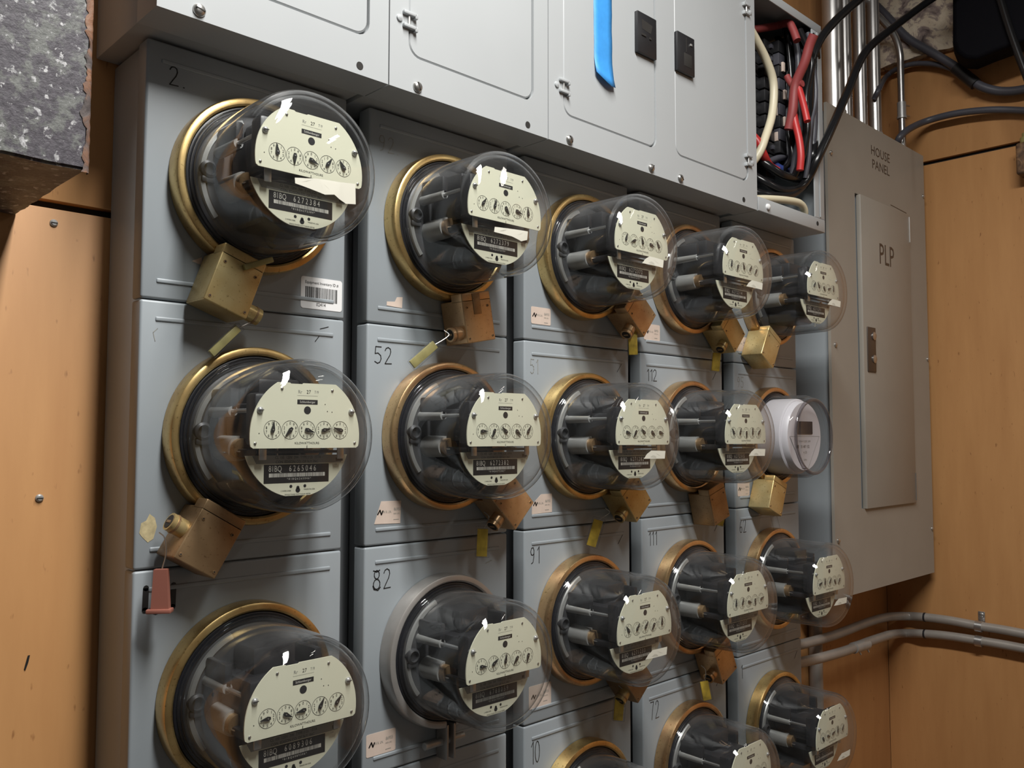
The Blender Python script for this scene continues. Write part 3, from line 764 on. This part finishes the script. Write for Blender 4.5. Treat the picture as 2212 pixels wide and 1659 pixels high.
# ------------------------------------------------------------------ paper stickers on the panels
def paper(c, r, out, key, name, lab, cat, group=None, deco=None):
    xs = [p[0] for p in out]; zs = [p[1] for p in out]; cx = sum(xs)/len(xs); cz = sum(zs)/len(zs)
    b = MB(); b.prism([(x-cx, z-cz) for x, z in out], -.0003, .0, key)
    if deco: deco(b, cx, cz)
    o = b.build(name); o.location = (CEN[c]+cx, -.0001, ROWZ[r]+cz); tag(o, lab, cat, group); return o
def d_bar(b, cx, cz):
    b.text('Equipment Inventory ID #', .0044, 0, .0098, -.0005, 'ink', .88)
    random.seed(5); x = -.020
    while x < .0195:
        w1 = random.choice((.0005, .0008, .0012)); b.flat([(x, -.0085), (x+w1, -.0085), (x+w1, .0065), (x, .0065)], -.0005, 'ink'); x += w1+random.choice((.0005, .0008))
    b.text('02414', .0052, -.001, -.0135, -.0005, 'ink', .9)
paper(0, 0, rrect(.0558, .1066, -.1148, -.0808, .003), 'white', 'barcode_sticker', 'white equipment inventory barcode sticker beside the lock on the panel marked 2', 'sticker', None, d_bar)
def d_asset(b, cx, cz):
    b.strokes([[(-.016, -.0015), (-.013, .003), (-.011, -.002), (-.009, .002)]], -.0005, .0016, 'ink')
    b.text('W.R. LN.', .0038, -.003, -.0005, -.0005, 'fade', .8); b.text('86955', .0050, .011, .0015, -.0005, 'fade', .8)
    b.text('0005 (02)', .0022, .010, -.0025, -.0005, 'fade'); b.strokes([[(.006, -.0085), (.013, -.0085)]], -.0005, .0006, 'fade')
def full(x0, x1, z0, z1): return rrect(x0, x1, z0, z1, .002, 3)
AS = [
 (1, 0, [(-.0825, -.1010), (-.0607, -.1020), (-.0600, -.0890), (-.068, -.0900), (-.071, -.0955), (-.0822, -.0965)], 'torn scrap of a pink paper label under the meter on the panel marked 92', 0),
 (1, 1, [(-.0964, -.0985), (-.0607, -.0997), (-.0596, -.0740), (-.0873, -.0736)], 'pink paper label with its left corner torn off, on the panel marked 52', 1),
 (1, 2, full(-.1040, -.0645, -.1020, -.0775), 'pinkish paper label left of the bolted grey ring', 1),
 (2, 0, full(-.0967, -.0593, -.1004, -.0774), 'white paper label under the top meter of the third column', 1),
 (2, 1, [(-.0955, -.1026), (-.0571, -.1018), (-.0571, -.0771), (-.078, -.0772), (-.0950, -.0900)], 'pink paper label with a cut corner, right above the panel marked 91', 1),
 (2, 2, full(-.101, -.0594, -.1035, -.0742), 'pink paper label partly seen through the dome of the meter on the panel marked 82', 1),
 (3, 0, full(-.1028, -.0625, -.1030, -.0782), 'pale paper label right above the panel marked 112', 1),
 (4, 0, full(-.1028, -.0640, -.1025, -.0772), 'small pale paper label left of the brass lock above the digital meter', 1),
 (4, 1, full(-.1020, -.0640, -.1025, -.0788), 'pink paper label right above the panel marked 62', 1),
]
for c, r, out, lab, dd in AS: paper(c, r, out, 'pinkpaper', 'paper_label', lab, 'label', 'paper labels on the meter panels', d_asset if dd else None)

# ------------------------------------------------------------------ upper cabinets
CT = .640
def scr_big(parent, x, z, y=-.0652, dome='screw'):
    b = MB(); b.lathe([(.0062, 0), (.0060, .0012), (.0050, .0028), (.0030, .0038), (0, .0040)], dome, 24, (x, y, z))
    a = random.uniform(0, PI)
    b.box((-.0045, -.0005, -.0006), (.0045, .0005, .0006), 'dark', mtx=Matrix.Translation((x, y-.0037, z)) @ Matrix.Rotation(a, 4, 'Y'))
    b.build('screw', parent, label='round-headed steel screw')
def hole(b, x, z, y=-.0652): b.disc(.0042, -y+.0002, 'dark', (x, 0, z), 16)
def frame_with_door(b, x0, x1, z0, z1, doors, y0=-.065, y1=-.050, key='cabinet', rad=.016, side=.03):
    """front cover with rounded door openings cut through it"""
    bm = bmesh.new()
    def loop(pts, y): 
        vs = [bm.verts.new((x, y, z)) for x, z in pts]
        return [bm.edges.new((vs[i], vs[(i+1) % len(vs)])) for i in range(len(vs))], vs
    E, V0 = loop([(x0, z0), (x1, z0), (x1, z1), (x0, z1)], y0)
    rims = []
    for d in doors:
        e, vs = loop(rrect(*d, rad, 6), y0); E += e; rims.append(vs)
    bmesh.ops.triangle_fill(bm, use_beauty=True, use_dissolve=True, edges=E)
    for f in bm.faces:
        f.normal_update()
        if f.normal.y > 0: f.normal_flip()
    for vs, back in [(V0, y1+side)]+[(v, y1) for v in rims]:
        n = len(vs); nb = [bm.verts.new((v.co.x, back, v.co.z)) for v in vs]
        for i in range(n): bm.faces.new((vs[i], vs[(i+1) % n], nb[(i+1) % n], nb[i]))
    bmesh.ops.recalc_face_normals(bm, faces=bm.faces[:])
    b.bm(bm, key)
def door_panel(b, x0, x1, z0, z1, key='cabinet', gap=.0017, y=-.0640):
    o = rrect(x0+gap, x1-gap, z0+gap, z1-gap, .0155, 6)
    n = len(o); cx, cz = (x0+x1)/2, (z0+z1)/2
    ins = rrect(x0+gap+.0016, x1-gap-.0016, z0+gap+.0016, z1-gap-.0016, .014, 6)
    b.add([(x, y+.0016, z) for x, z in o]+[(x, y, z) for x, z in ins], [[i, (i+1) % n, n+(i+1) % n, n+i] for i in range(n)]+[[n+i for i in range(n)]], key)
    b.add([(x, y+.0016, z) for x, z in o]+[(x, y+.012, z) for x, z in o], [[n+i, n+(i+1) % n, (i+1) % n, i] for i in range(n)], key)
def hinge(parent, x, z, side):
    b = MB()
    for dz in (-.0073, .0073):
        b.box((x-.0085, -.0690, z+dz-.0020), (x+.0085, -.0635, z+dz+.0020), 'cabinet', .0009)
        b.box((x+side*.0085-.002, -.0690, z+dz-.0040), (x+side*.0085+.002, -.0635, z+dz+.0020), 'cabinet', .0008)
    b.cyl((x, -.0655, z-.0085), (x, -.0655, z+.0085), .0017, 'zinc', 10)
    b.lathe([(.0042, 0), (.0036, .0016), (.0015, .0024), (0, .0025)], 'cabinet', 16, (x-side*.0125, -.065, z-.001))
    b.build('hinge', parent)
def cabinet(name, lab, x0, x1, doors, hinges, screws, holes, latches=()):
    t = thing(name, lab, 'electrical cabinet', (0, 0, 0), 'grey cabinets above the meters')
    MB().box((x0+.003, -.0440, .2510), (x1-.003, YW-.0005, CT-.003), 'cabinet', .002).build('cabinet_body', t)
    b = MB(); frame_with_door(b, x0+.0006, x1-.0006, .248, CT, doors)
    for x, z in holes: hole(b, x, z)
    b.build('cover', t)
    for d in doors:
        b = MB(); door_panel(b, *d); dd = b.build('door', t)
        for x, z, s_ in hinges:
            if d[0]-.01 < x < d[1]+.01: hinge(dd, x, z, s_)
        for x, z, fl in latches:
            if d[0] < x < d[1]:
                b = MB(); b.box((x-.0222, -.0700, z-.0300), (x+.0222, -.0636, z+.0300), 'blackplastic', .0014)
                if fl:
                    b.prism([(x-.013, z+.020), (x+.012, z+.017), (x+.008, z+.004), (x-.012, z+.006)][::-1], -.0702, -.0698, 'dark')
                    b.box((x-.014, -.0712, z-.004), (x-.004, -.0695, z-.001), 'dark'); b.box((x+.004, -.0712, z-.005), (x+.008, -.0695, z-.002), 'dark')
                else:
                    b.box((x-.006, -.0703, z-.019), (x+.014, -.0695, z+.001), 'dark', .0002)
                    b.box((x+.010, -.0712, z+.016), (x+.014, -.0695, z+.019), 'zinc')
                    b.box((x-.0005, -.0706, z+.003), (x+.0005, -.0695, z+.025), 'dark')
                b.build('latch', dd, label='black plastic pull latch')
    for x, z in screws: scr_big(t, x, z)
    return t
cabinet('electrical_cabinet', 'leftmost grey cabinet above the meter columns, cut by the top edge', -.0180, .2300, [(.010, .2050, .2905, .600)], [], [(.0206, .2567)], [(.1932, .2574)])
cabinet('electrical_cabinet', 'grey single-door cabinet between the leftmost cabinet and the one with blue tape', .2304, .4764, [(.2560, .4505, .2880, .600)], [(.2560, .3267, 1)], [(.2686, .2560)], [(.4399, .2569)])
cabinet('electrical_cabinet', 'wide grey double-door cabinet with blue tape and two black latches', .4768, .9790, [(.5046, .7030, .2868, .600), (.7490, .9520, .2896, .620)],
        [(.5046, .3235, 1), (.9520, .5815, -1), (.9520, .3260, -1)], [(.5159, .2562), (.6892, .2564), (.7603, .2562)], [(.9362, .2577)],
        [(.6768, .4460, 1), (.7725, .4480, 0)])
b = MB(); n = 12; V = []
edge = [(.5660, .3603), (.5745, .3545), (.5850, .3500), (.5960, .3478), (.6055, .3490)]
out = [(.5672, .60), (.6060, .60), (.6068, .474), (.6028, .466), (.6022, .352)]
bm = bmesh.new(); rows = 22
gr = []
for j in range(rows+1):
    f = j/rows; row = []
    for i in range(5):
        s_ = i/4; xb = .5664+(.6042-.5664)*s_
        ztop = .600; zbot = edge[i][1]; z = ztop+(zbot-ztop)*f
        curl = max(0, f-.86)/.14
        row.append(bm.verts.new((xb+.0018*curl*s_+.0003*math.sin(17*f), -.0643-.0075*curl**2*(.6+.4*math.sin(3*s_))-.0003*math.sin(40*f+3*s_), z)))
    gr.append(row)
for j in range(rows):
    for i in range(4): bm.faces.new((gr[j][i], gr[j+1][i], gr[j+1][i+1], gr[j][i+1]))
b.bm(bm, 'tape'); o = b.build('masking_tape', None, 60)
md = o.modifiers.new('s', 'SOLIDIFY'); md.thickness = .0003; md.offset = 1
tag(o, 'strip of blue masking tape stuck on a grey cabinet door, its lower end curling', 'tape')

# open breaker box
BX0, BX1 = .9815, 1.2150
t = thing('open_breaker_box', 'open grey breaker box full of wires, its front cover missing', 'electrical cabinet', (0, 0, 0))
b = MB(); th = .0025
b.box((BX0, YW-.004, .248), (BX1, YW-.0005, CT), 'paint')
b.box((BX0, -.065, .248), (BX1, YW-.0045, .248+th), 'cabinet', .0008); b.box((BX0, -.065, CT-th), (BX1, YW-.0045, CT), 'paint', .0008)
b.box((BX1-th-.012, -.065, .2508), (BX1-.012, YW-.0045, CT-.0028), 'paint', .0008)
b.box((BX0, -.0430, .2508), (BX0+th, YW-.0045, CT-.0028), 'paint', .0008)
b.build('box_shell', t)
b = MB()
b.box((BX0, -.0655, .2485), (BX1, -.0630, .2720), 'cabinet', .0008)
b.box((1.1780, -.0655, .2722), (BX1, -.0630, CT-.0162), 'cabinet', .0008)
b.box((1.1950, -.0675, .2740), (1.1985, -.0656, CT-.018), 'cabinet', .0008)
b.box((BX0, -.0655, CT-.016), (BX1, -.0630, CT), 'cabinet', .0008)
hole(b, 1.186, .2610, -.0656)
b.build('front_flange', t)
b = MB(); b.lathe([(.0055, 0), (.0050, .003), (.002, .005), (0, .0052)], 'white', 16, (1.010, -.0655, .259)); b.build('screw', t)
# breakers: two stacks of black breakers with pale handles, on a dark backplate
MB().box((.995, .055, .30), (1.175, .0905, .615), 'blackplastic', .002).build('mounting_pan', t)
kk = 0
for cx in (1.035, 1.107):
    for k in range(11):
        z = .585-.0235*k
        o = thing('circuit_breaker', 'black circuit breaker in the open breaker box', 'circuit breaker', (cx, .0, z), 'circuit breakers in the open box')
        b = MB(); b.box((-.035, -.004, -.0110), (.035, .0545, .0110), 'blackplastic', .0012)
        b.box((-.012, -.016, -.0105), (.020, -.002, .0105), 'blackplastic', .0015); b.build('breaker_body', o)
        b = MB()
        pale = cx > 1.1 and k in (3, 5, 7)
        b.box((.020, -.022, -.0085) if pale else (.004, -.021, -.004), (.029, -.004, .0085) if pale else (.012, -.014, .004), 'pinkpaper' if pale else 'greywire', .001)
        b.build('breaker_handle', o, label='pale handle tie' if pale else None)
b = MB()
for k in range(9): b.box((1.128, -.026, .390+.0235*k), (1.150, .02, .4115+.0235*k), 'greywire' if k % 2 else 'blackplastic', .001)
ts = b.build('terminal_strip', t)
for px, py in ((1692, 145), (1696, 205), (1696, 263)):
    q = at(px, py, 'y', -.028); MB().box((q.x-.004, -.0300, q.z-.009), (q.x+.004, -.0255, q.z+.009), 'pinkpaper', .001).build('strip_marker', ts, label='pale marker')

# ------------------------------------------------------------------ cables
def cable(name, pts, r, key, lab, cat='cable', group=None, n=12):
    """pts: (px, py, depth-plane y)"""
    if group and group.endswith('open breaker box'):   # keep everything inside the box's right wall
        pts = [(px, py, min(y, -(px-1702)*.00095-(.042 if key.startswith('red') else .004)-r) if px < 1766 and py < 425 else y) for px, py, y in pts]
    P = [at(px, py, 'y', y) if not isinstance(y, str) else at(px, py, 'x', float(y[1:])) for px, py, y in pts]
    o = MB().tube(P, r, key, n, 6).build(name, None, 60); tag(o, lab, cat, group); return o
G = 'loose cables in and around the open breaker box'
cable('cable', [(1610, 325, .02), (1650, 352, -.02), (1690, 378, -.04), (1728, 385, -.045), (1743, 360, -.045), (1746, 300, -.058), (1749, 200, -.074), (1752, 140, -.078), (1768, 92, -.082), (1800, 50, -.085), (1855, 0, -.09), (1925, -50, -.09)], .0080, 'blackwire', 'black cable leaving the open box upward in a tight bend, the left one of two', 'cable', G)
cable('cable', [(1600, 360, .02), (1645, 390, -.02), (1690, 412, -.04), (1728, 405, -.05), (1748, 380, -.06), (1765, 345, -.075), (1793, 285, -.085), (1830, 200, -.09), (1870, 112, -.09), (1940, 52, -.09), (2010, 0, -.11), (2070, -40, -.16)], .0080, 'blackwire', 'black cable sweeping from the open box across the conduits to the top edge', 'cable', G)
cable('cable', [(1618, 60, -.03), (1634, 88, -.03), (1656, 132, -.03), (1671, 182, -.03), (1668, 246, -.03), (1652, 300, -.03), (1640, 330, -.025), (1615, 365, -.01)], .0075, 'whitewire', 'ivory cable bowing outward beside the cabinet cover', 'cable', G)
cable('cable', [(1610, 280, .0), (1636, 305, -.02), (1648, 332, -.025), (1662, 358, -.02), (1680, 370, .0)], .0075, 'redwire', 'bright red wire at the lower left of the open box', 'wire', G)
cable('cable', [(1612, 66, -.01), (1640, 62, -.02), (1675, 56, -.02), (1702, 50, -.02), (1712, 62, -.02), (1722, 88, -.02)], .0070, 'redtape', 'dull red taped wire across the top of the open box', 'wire', G)
cable('cable', [(1758, 75, -.02), (1748, 100, -.02), (1738, 135, -.02), (1722, 172, -.02), (1716, 195, -.02), (1712, 240, -.01), (1704, 280, .0)], .0085, 'redtape', 'red taped wire running down from the upper corner of the open box', 'wire', G)
cable('cable', [(1722, 180, -.02), (1730, 205, -.02), (1738, 235, -.025), (1744, 262, -.02)], .0060, 'redwire', 'short bright red wire beside the black cable', 'wire', G)
cable('cable', [(1712, 235, -.02), (1718, 265, -.025), (1726, 300, -.025), (1730, 335, -.025), (1728, 368, -.02)], .0065, 'redwire', 'bright red wire hanging in the middle of the open box', 'wire', G)
random.seed(21)
for k in range(11):
    x_ = 1698+6.0*k
    def dp(px, o_): return -(px-1702)*.00095-.010-o_
    o_ = .012*(k % 3)
    pp = [(x_-14+random.uniform(-8, 8), 66+random.uniform(-4, 18)), (x_+random.uniform(-10, 8), 130), (x_+random.uniform(-8, 8), 210), (x_+random.uniform(-9, 7), 280), (x_-6+random.uniform(-10, 8), 340), (x_-24+random.uniform(-8, 8), 372+random.uniform(0, 20))]
    cable('cable', [(px, py, dp(px, o_)) for px, py in pp], random.choice((.0045, .0055, .0062)), random.choice(('blackwire', 'blackwire', 'blackwire', 'greywire')), 'black wire in the tangle filling the right side of the open box', 'wire', 'tangle of black wires in the open box', 10)
cable('cable', [(1700, 165, -.01), (1706, 176, -.015), (1716, 186, -.02), (1734, 180, -.02)], .0060, 'redtape', 'knot of red tape where the wires meet', 'wire', G)
cable('cable', [(1664, 352, -.01), (1686, 366, -.02), (1710, 372, -.02), (1730, 366, -.01)], .0080, 'bluewire', 'dark blue wire at the bottom of the open box', 'wire', G)
cable('cable', [(1640, 30, .0), (1680, 40, .0), (1720, 48, .0), (1748, 70, -.01), (1762, 110, -.02), (1768, 180, -.02), (1766, 250, -.02), (1758, 320, -.03), (1745, 372, -.03)], .0070, 'blackwire', 'black wire along the top and right side of the open box', 'wire', G)
cable('cable', [(1754, 90, -.04), (1757, 150, -.04), (1760, 230, -.04), (1757, 300, -.04), (1748, 350, -.04)], .0060, 'greywire', 'dark grey wire running beside the black cable', 'wire', G)
cable('cable', [(1690, 205, .0), (1715, 213, -.01), (1735, 222, -.02), (1752, 232, -.03)], .0062, 'blackwire', 'black wire from the breakers, upper of two', 'wire', G)
cable('cable', [(1690, 224, .0), (1716, 236, -.01), (1734, 254, -.02), (1742, 290, -.03)], .0062, 'blackwire', 'black wire from the breakers, lower of two', 'wire', G)
cable('cable', [(1655, 352, -.02), (1680, 342, -.02), (1706, 338, -.02), (1730, 340, -.02), (1745, 352, -.02)], .0060, 'greywire', 'grey wire arching over the blue wire', 'wire', G)
cable('cable', [(1700, 322, .0), (1716, 310, -.02), (1734, 294, -.03), (1746, 280, -.03)], .0060, 'blackwire', 'short black wire slanting up behind the red one', 'wire', G)
cable('cable', [(1756, 262, -.03), (1755, 300, -.035), (1750, 340, -.035)], .0050, 'whitewire', 'short white wire at the right edge of the open box', 'wire', G)
cable('cable', [(1600, 405, .0), (1650, 420, -.03), (1700, 424, -.045), (1730, 408, -.05), (1745, 390, -.05)], .0075, 'blackwire', 'lowest black cable in the open box', 'cable', G)
cable('cable', [(1625, 430, -.05), (1660, 430, -.052), (1700, 433, -.055), (1728, 440, -.055), (1738, 458, -.052), (1732, 478, -.045)], .0068, 'whitewire', 'ivory cable lying on the bottom lip of the open box', 'cable', G)

# conduits rising from the house panel
def conduit(name, x, y, z0, z1, r, lab, key='steel', nut=True):
    t = thing(name, lab, 'conduit', (x, y, z0), 'steel conduits above the house panel')
    MB().cyl((0, 0, 0), (0, 0, z1-z0), r, key, 32).build('pipe', t)
    b = MB(); b.cyl((0, 0, .002), (0, 0, .012), r*1.35, 'zinc', 8); b.cyl((0, 0, .012), (0, 0, .030), r*1.15, 'zinc', 24); b.build('locknut', t)
    return t
conduit('conduit', 1.462, .030, .5357, 1.335, .0215, 'widest steel conduit above the house panel, nearest the open box')
conduit('conduit', 1.530, .036, .5357, 1.335, .0140, 'second steel conduit from the open box, above the house panel')
conduit('conduit', 1.592, .030, .5357, 1.335, .0140, 'third steel conduit from the open box, above the house panel')
conduit('conduit', 1.656, .026, .5357, 1.335, .0140, 'fourth steel conduit from the open box, above the house panel')
t = thing('conduit', 'thin steel conduit with a coupling, nearest the right plywood wall', 'conduit', (1.757, .006, .5357), 'steel conduits above the house panel')
MB().tube([(0, 0, 0), (0, 0, .1), (0, 0, .2), (-.002, .0, .245), (-.018, .006, .285), (-.050, .020, .315), (-.09, .03, .335), (-.15, .03, .36)], .0078, 'steel', 16, 8).build('pipe', t, 60)
b = MB(); b.cyl((0, 0, .088), (0, 0, .125), .0100, 'zinc', 20)
for dz in (.094, .119): b.cyl((.008, -.006, dz), (.020, -.010, dz), .0020, 'screw', 10)
b.cyl((0, 0, .086), (0, 0, .091), .0112, 'zinc', 20); b.build('coupling', t)
MB().cyl((0, 0, .002), (0, 0, .014), .0115, 'zinc', 8).build('locknut', t)

cable('cable', [(1938, 312, .0), (1944, 296, -.01), (1965, 278, -.02), (2000, 262, 'x1.785'), (2060, 246, 'x1.790'), (2130, 238, 'x1.795'), (2190, 238, 'x1.800'), (2260, 243, 'x1.800'), (2360, 252, 'x1.800')], .0078, 'greywire', 'grey flexible cable arching from the house panel over the plywood wall', 'cable')
t = thing('flexible_conduit', 'thick dark cable sagging along the plywood, with a dark coupling halfway', 'cable', (0, 0, 0))
P = [at(px, py, 'x', x) for px, py, x in ((1880, 0, 1.770), (1915, 35, 1.775), (1960, 82, 1.78), (2010, 112, 1.785), (2060, 142, 1.790), (2090, 165, 1.790), (2118, 186, 1.790), (2160, 197, 1.795), (2212, 193, 1.797), (2290, 170, 1.797), (2380, 150, 1.797))]
MB().tube(P, .0098, 'greywire', 14, 8).build('cable_sheath', t, 60)
a_, c_ = at(2064, 147, 'x', 1.789), at(2108, 182, 'x', 1.789)
MB().cyl(a_, c_, .0135, 'blackplastic', 20).build('coupling', t)
cable('cable', [(1888, 215, .02), (1900, 190, .01), (1915, 165, 'x1.79'), (1940, 148, 'x1.795'), (1975, 138, 'x1.80'), (2020, 139, 'x1.80'), (2060, 150, 'x1.797')], .0062, 'greywire', 'thin grey cable curving out from behind the conduits to join the thick one', 'cable')
cable('cable', [(2150, -40, 'x1.70'), (2163, 5, 'x1.70'), (2180, 60, 'x1.70'), (2205, 130, 'x1.70'), (2240, 220, 'x1.70')], .0085, 'blackwire', 'dark cable hanging in front of the black wrapped duct at the top right corner', 'cable')
# black wrapped duct
pts = [at(px, py, 'x', 1.705) for px, py in ((2058, -330), (2058, 92), (2066, 112), (2084, 126), (2110, 127), (2150, 110), (2260, 70), (2260, -330))]
b = MB(); n = len(pts)
V = [(1.705, p.y, p.z) for p in pts]+[(1.772, p.y+.02, p.z) for p in pts]
b.add(V, [list(range(n)), list(range(n, 2*n))[::-1]]+[[i, n+i, n+(i+1) % n, (i+1) % n] for i in range(n)], 'wrap')
o = b.build('wrapped_duct'); tag(o, 'black wrapped duct end hanging at the top right corner', 'duct')
md = o.modifiers.new('b', 'BEVEL'); md.width = .008; md.segments = 3

# junction fitting at the right edge
p = at(2192, 345, 'x', 1.795)
t = thing('junction_box', 'small brown cast junction fitting on the plywood, cut by the right edge', 'junction box', (XW-.0005, p.y-.035, p.z))
b = MB(); b.box((-.045, -.045, -.040), (0, .028, .030), 'junction', .006, 3); b.build('box_body', t)
b = MB(); b.lathe([(.018, 0), (.018, .012), (.014, .014), (.014, .022), (0, .022)], 'olive', 20, (-.025, .005, .030), 'z'); b.build('box_fitting', t)

# house panel
HX0, HX1, HZ0, HZ1, HY = 1.3130, 1.7970, -.4380, .5340, -.025
t = thing('house_panel', 'brown-grey breaker panel stencilled HOUSE PANEL and PLP in the corner', 'electrical panel', (HX0, HY, HZ0))
W_, H_ = HX1-HX0, HZ1-HZ0
MB().box((.010, .006, .012), (W_-.012, YW-HY-.0005, H_-.012), 'paint', .002).build('panel_box', t)
def hx(x): return x-HX0
def hz(z): return z-HZ0
b = MB()
DX0, DX1, DZ0, DZ1 = hx(1.4300), hx(1.6920), hz(-.2730), hz(.3740)
# trim plate with the door opening, its left slot open and black
frame_with_door(b, 0, W_, 0, H_, [(DX0, DX1, DZ0, DZ1)], 0, .006, 'housepaint', .0012, 0)
b.box((DX0, .0062, DZ0), (DX1, .008, DZ1), 'dark')
y = -.0003
b.text('HOUSE', .0285, hx(1.5585), hz(.4745), y, 'brownlatch', 1.05); b.text('PANEL', .0285, hx(1.5595), hz(.4450), y, 'brownlatch', 1.05)
b.strokes([[(hx(1.606), hz(.3815)), (hx(1.690), hz(.3780))]], y, .0016, 'brownlatch')
b.build('trim_plate', t)
b = MB(); b.box((hx(1.4430), -.0060, DZ0), (DX1-.001, .0040, DZ1-.001), 'housepaint', .0012)
b.text('PLP', .064, hx(1.5640), hz(.2400), -.0063, 'brownlatch', .80)
d = b.build('panel_door', t)
for z0, z1 in ((.310, .368), (-.268, -.208)): MB().cyl((DX1-.002, -.0062, hz(z0)), (DX1-.002, -.0062, hz(z1)), .0018, 'screw', 10).build('hinge', d)
b = MB(); b.box((hx(1.4580), -.0085, hz(.0060)), (hx(1.4960), -.0055, hz(.0990)), 'brownlatch', .003)
for z in (.0810, .0330): b.lathe([(.0085, .0085), (.0085, .0105), (.006, .012), (0, .012)], 'screw', 20, (hx(1.4850), 0, hz(z)))
b.build('latch', d, label='brown latch plate with two round locks')
for x, z in ((1.3265, .434), (1.7905, .436), (1.3300, .052), (1.3250, -.328), (1.7900, -.338), (1.7905, .052)):
    b = MB(); b.lathe([(.0050, 0), (.0046, .002), (.002, .0038), (0, .004)], 'screw', 16, (hx(x), 0, hz(z))); b.build('screw', t)

# conduits on the right wall, low
def rwall(px, py, x): return at(px, py, 'x', x)
for k, (pts, lab) in enumerate((
    ([(1684, 1399), (1730, 1392), (1790, 1376), (1832, 1361), (1857, 1351), (1895, 1338), (1925, 1332), (1960, 1331), (1996, 1333), (2050, 1340), (2115, 1352), (2170, 1361), (2240, 1374), (2400, 1400)], 'upper of two grey conduits bending along the plywood low on the right'),
    ([(1686, 1439), (1738, 1429), (1781, 1419), (1832, 1404), (1869, 1389), (1907, 1376), (1925, 1371), (1950, 1368), (1996, 1369), (2050, 1374), (2115, 1384), (2170, 1393), (2240, 1406), (2400, 1432)], 'lower of two grey conduits bending along the plywood low on the right'))):
    t = thing('conduit', lab, 'conduit', (0, 0, 0), 'grey conduits along the right wall')
    P = []
    for i, (px, py) in enumerate(pts):
        if px < 1930:
            P.append(at(px, py, 'y', (.055 if k == 0 else .030)))
        else: P.append(rwall(px, py, XW-.020))
    MB().tube(P, .0098, 'conduit', 16, 8).build('pipe', t, 60)
    q = rwall(1996, pts[8][1], XW-.020); q2 = rwall(2000, pts[8][1]+.5, XW-.020)
    MB().cyl(q, q2, .0104, 'blackplastic', 18).build('marking_band', t, label='dark painted band')
    if k == 1:
        a_, c_ = at(1843, 1400, 'y', .030), at(1872, 1391, 'y', .030)
        b = MB(); b.cyl(a_, c_, .0115, 'zinc', 18)
        for f in (.3, .9):
            q = a_+(c_-a_)*f; b.cyl(q, q+Vector((.004, -.006, -.016)), .0020, 'screw', 8)
        b.build('connector', t)
pa, pb = rwall(2115, 1353, XW-.020), rwall(2115, 1385, XW-.020)
t = thing('conduit_strap', 'shiny strap with a screw holding the two grey conduits to the plywood', 'strap', (XW-.0005, pa.y, pa.z))
b = MB()
for q in (pa, pb):
    c0 = q-Vector((XW-.0005, pa.y, pa.z))
    dirv = (rwall(2170, 1361, XW-.02)-rwall(2050, 1340, XW-.02)).normalized()
    b.cyl(c0-dirv*.007, c0+dirv*.007, .0122, 'alu', 20)
b.build('strap_band', t)
b = MB(); b.box((-.003, -.007, .008), (0, .007, .030), 'alu', .0008); b.lathe([(.0055, 0), (.005, .003), (0, .005)], 'screw', 14, (0, 0, 0), 'x', Matrix.Translation((-.003, 0, .022)) @ Matrix.Scale(-1, 4, (1, 0, 0))); b.build('strap_screw', t)
# upright pipe in the corner behind the last column
t = thing('conduit', 'upright dull conduit in the corner beside the last meter column', 'conduit', (1.432, .0805, -1.2))
MB().cyl((0, 0, -.419), (0, 0, .745), .0138, 'conduit', 24).build('pipe', t)

# rusty beam, upper left
t = thing('rusty_beam', 'rusty grey steel beam with flaking paint at the top left corner', 'beam', (-.0815, -.100, .080))
b = MB(); bm = bmesh.new()
bmesh.ops.create_cube(bm, size=1)
for v in bm.verts: v.co = Vector((-.30+.30*(v.co.x+.5), .1945*(v.co.y+.5), 1.255*(v.co.z+.5)))
bmesh.ops.bevel(bm, geom=bm.edges[:], offset=.002, segments=2, affect='EDGES')
bmesh.ops.subdivide_edges(bm, edges=[e for e in bm.edges if e.calc_length() > .05], cuts=10, use_grid_fill=True)
for v in bm.verts:
    p = v.co*60; v.co += Vector((.0012*mnoise.noise(p), .0010*mnoise.noise(p+Vector((9, 0, 0))), .0016*mnoise.noise(p+Vector((0, 7, 0)))))
b.bm(bm, 'rust'); b.build('beam_body', t, 50)
b = MB(); N_ = 160; V = []; F = []
for i in range(N_+1):
    z = -.002+.40*i/N_; w1 = max(.0012, .0035+.006*mnoise.noise(Vector((0, 3, z*55)))+.003*mnoise.noise(Vector((0, 3, z*260)))); d = .0006*mnoise.noise(Vector((1, 5, z*190)))
    V += [(-w1, -.0006+d*.3, z), (-.0006, -.0012+d*.4, z), (.0014+d, .0006, z), (.0014, .006, z)]
for i in range(N_):
    for k in range(3): a = i*4+k; F.append([a, a+1, a+5, a+4])
b.add(V, F, 'rustedge'); b.build('rusted_edge', t, 60, label='brown rusted edge')
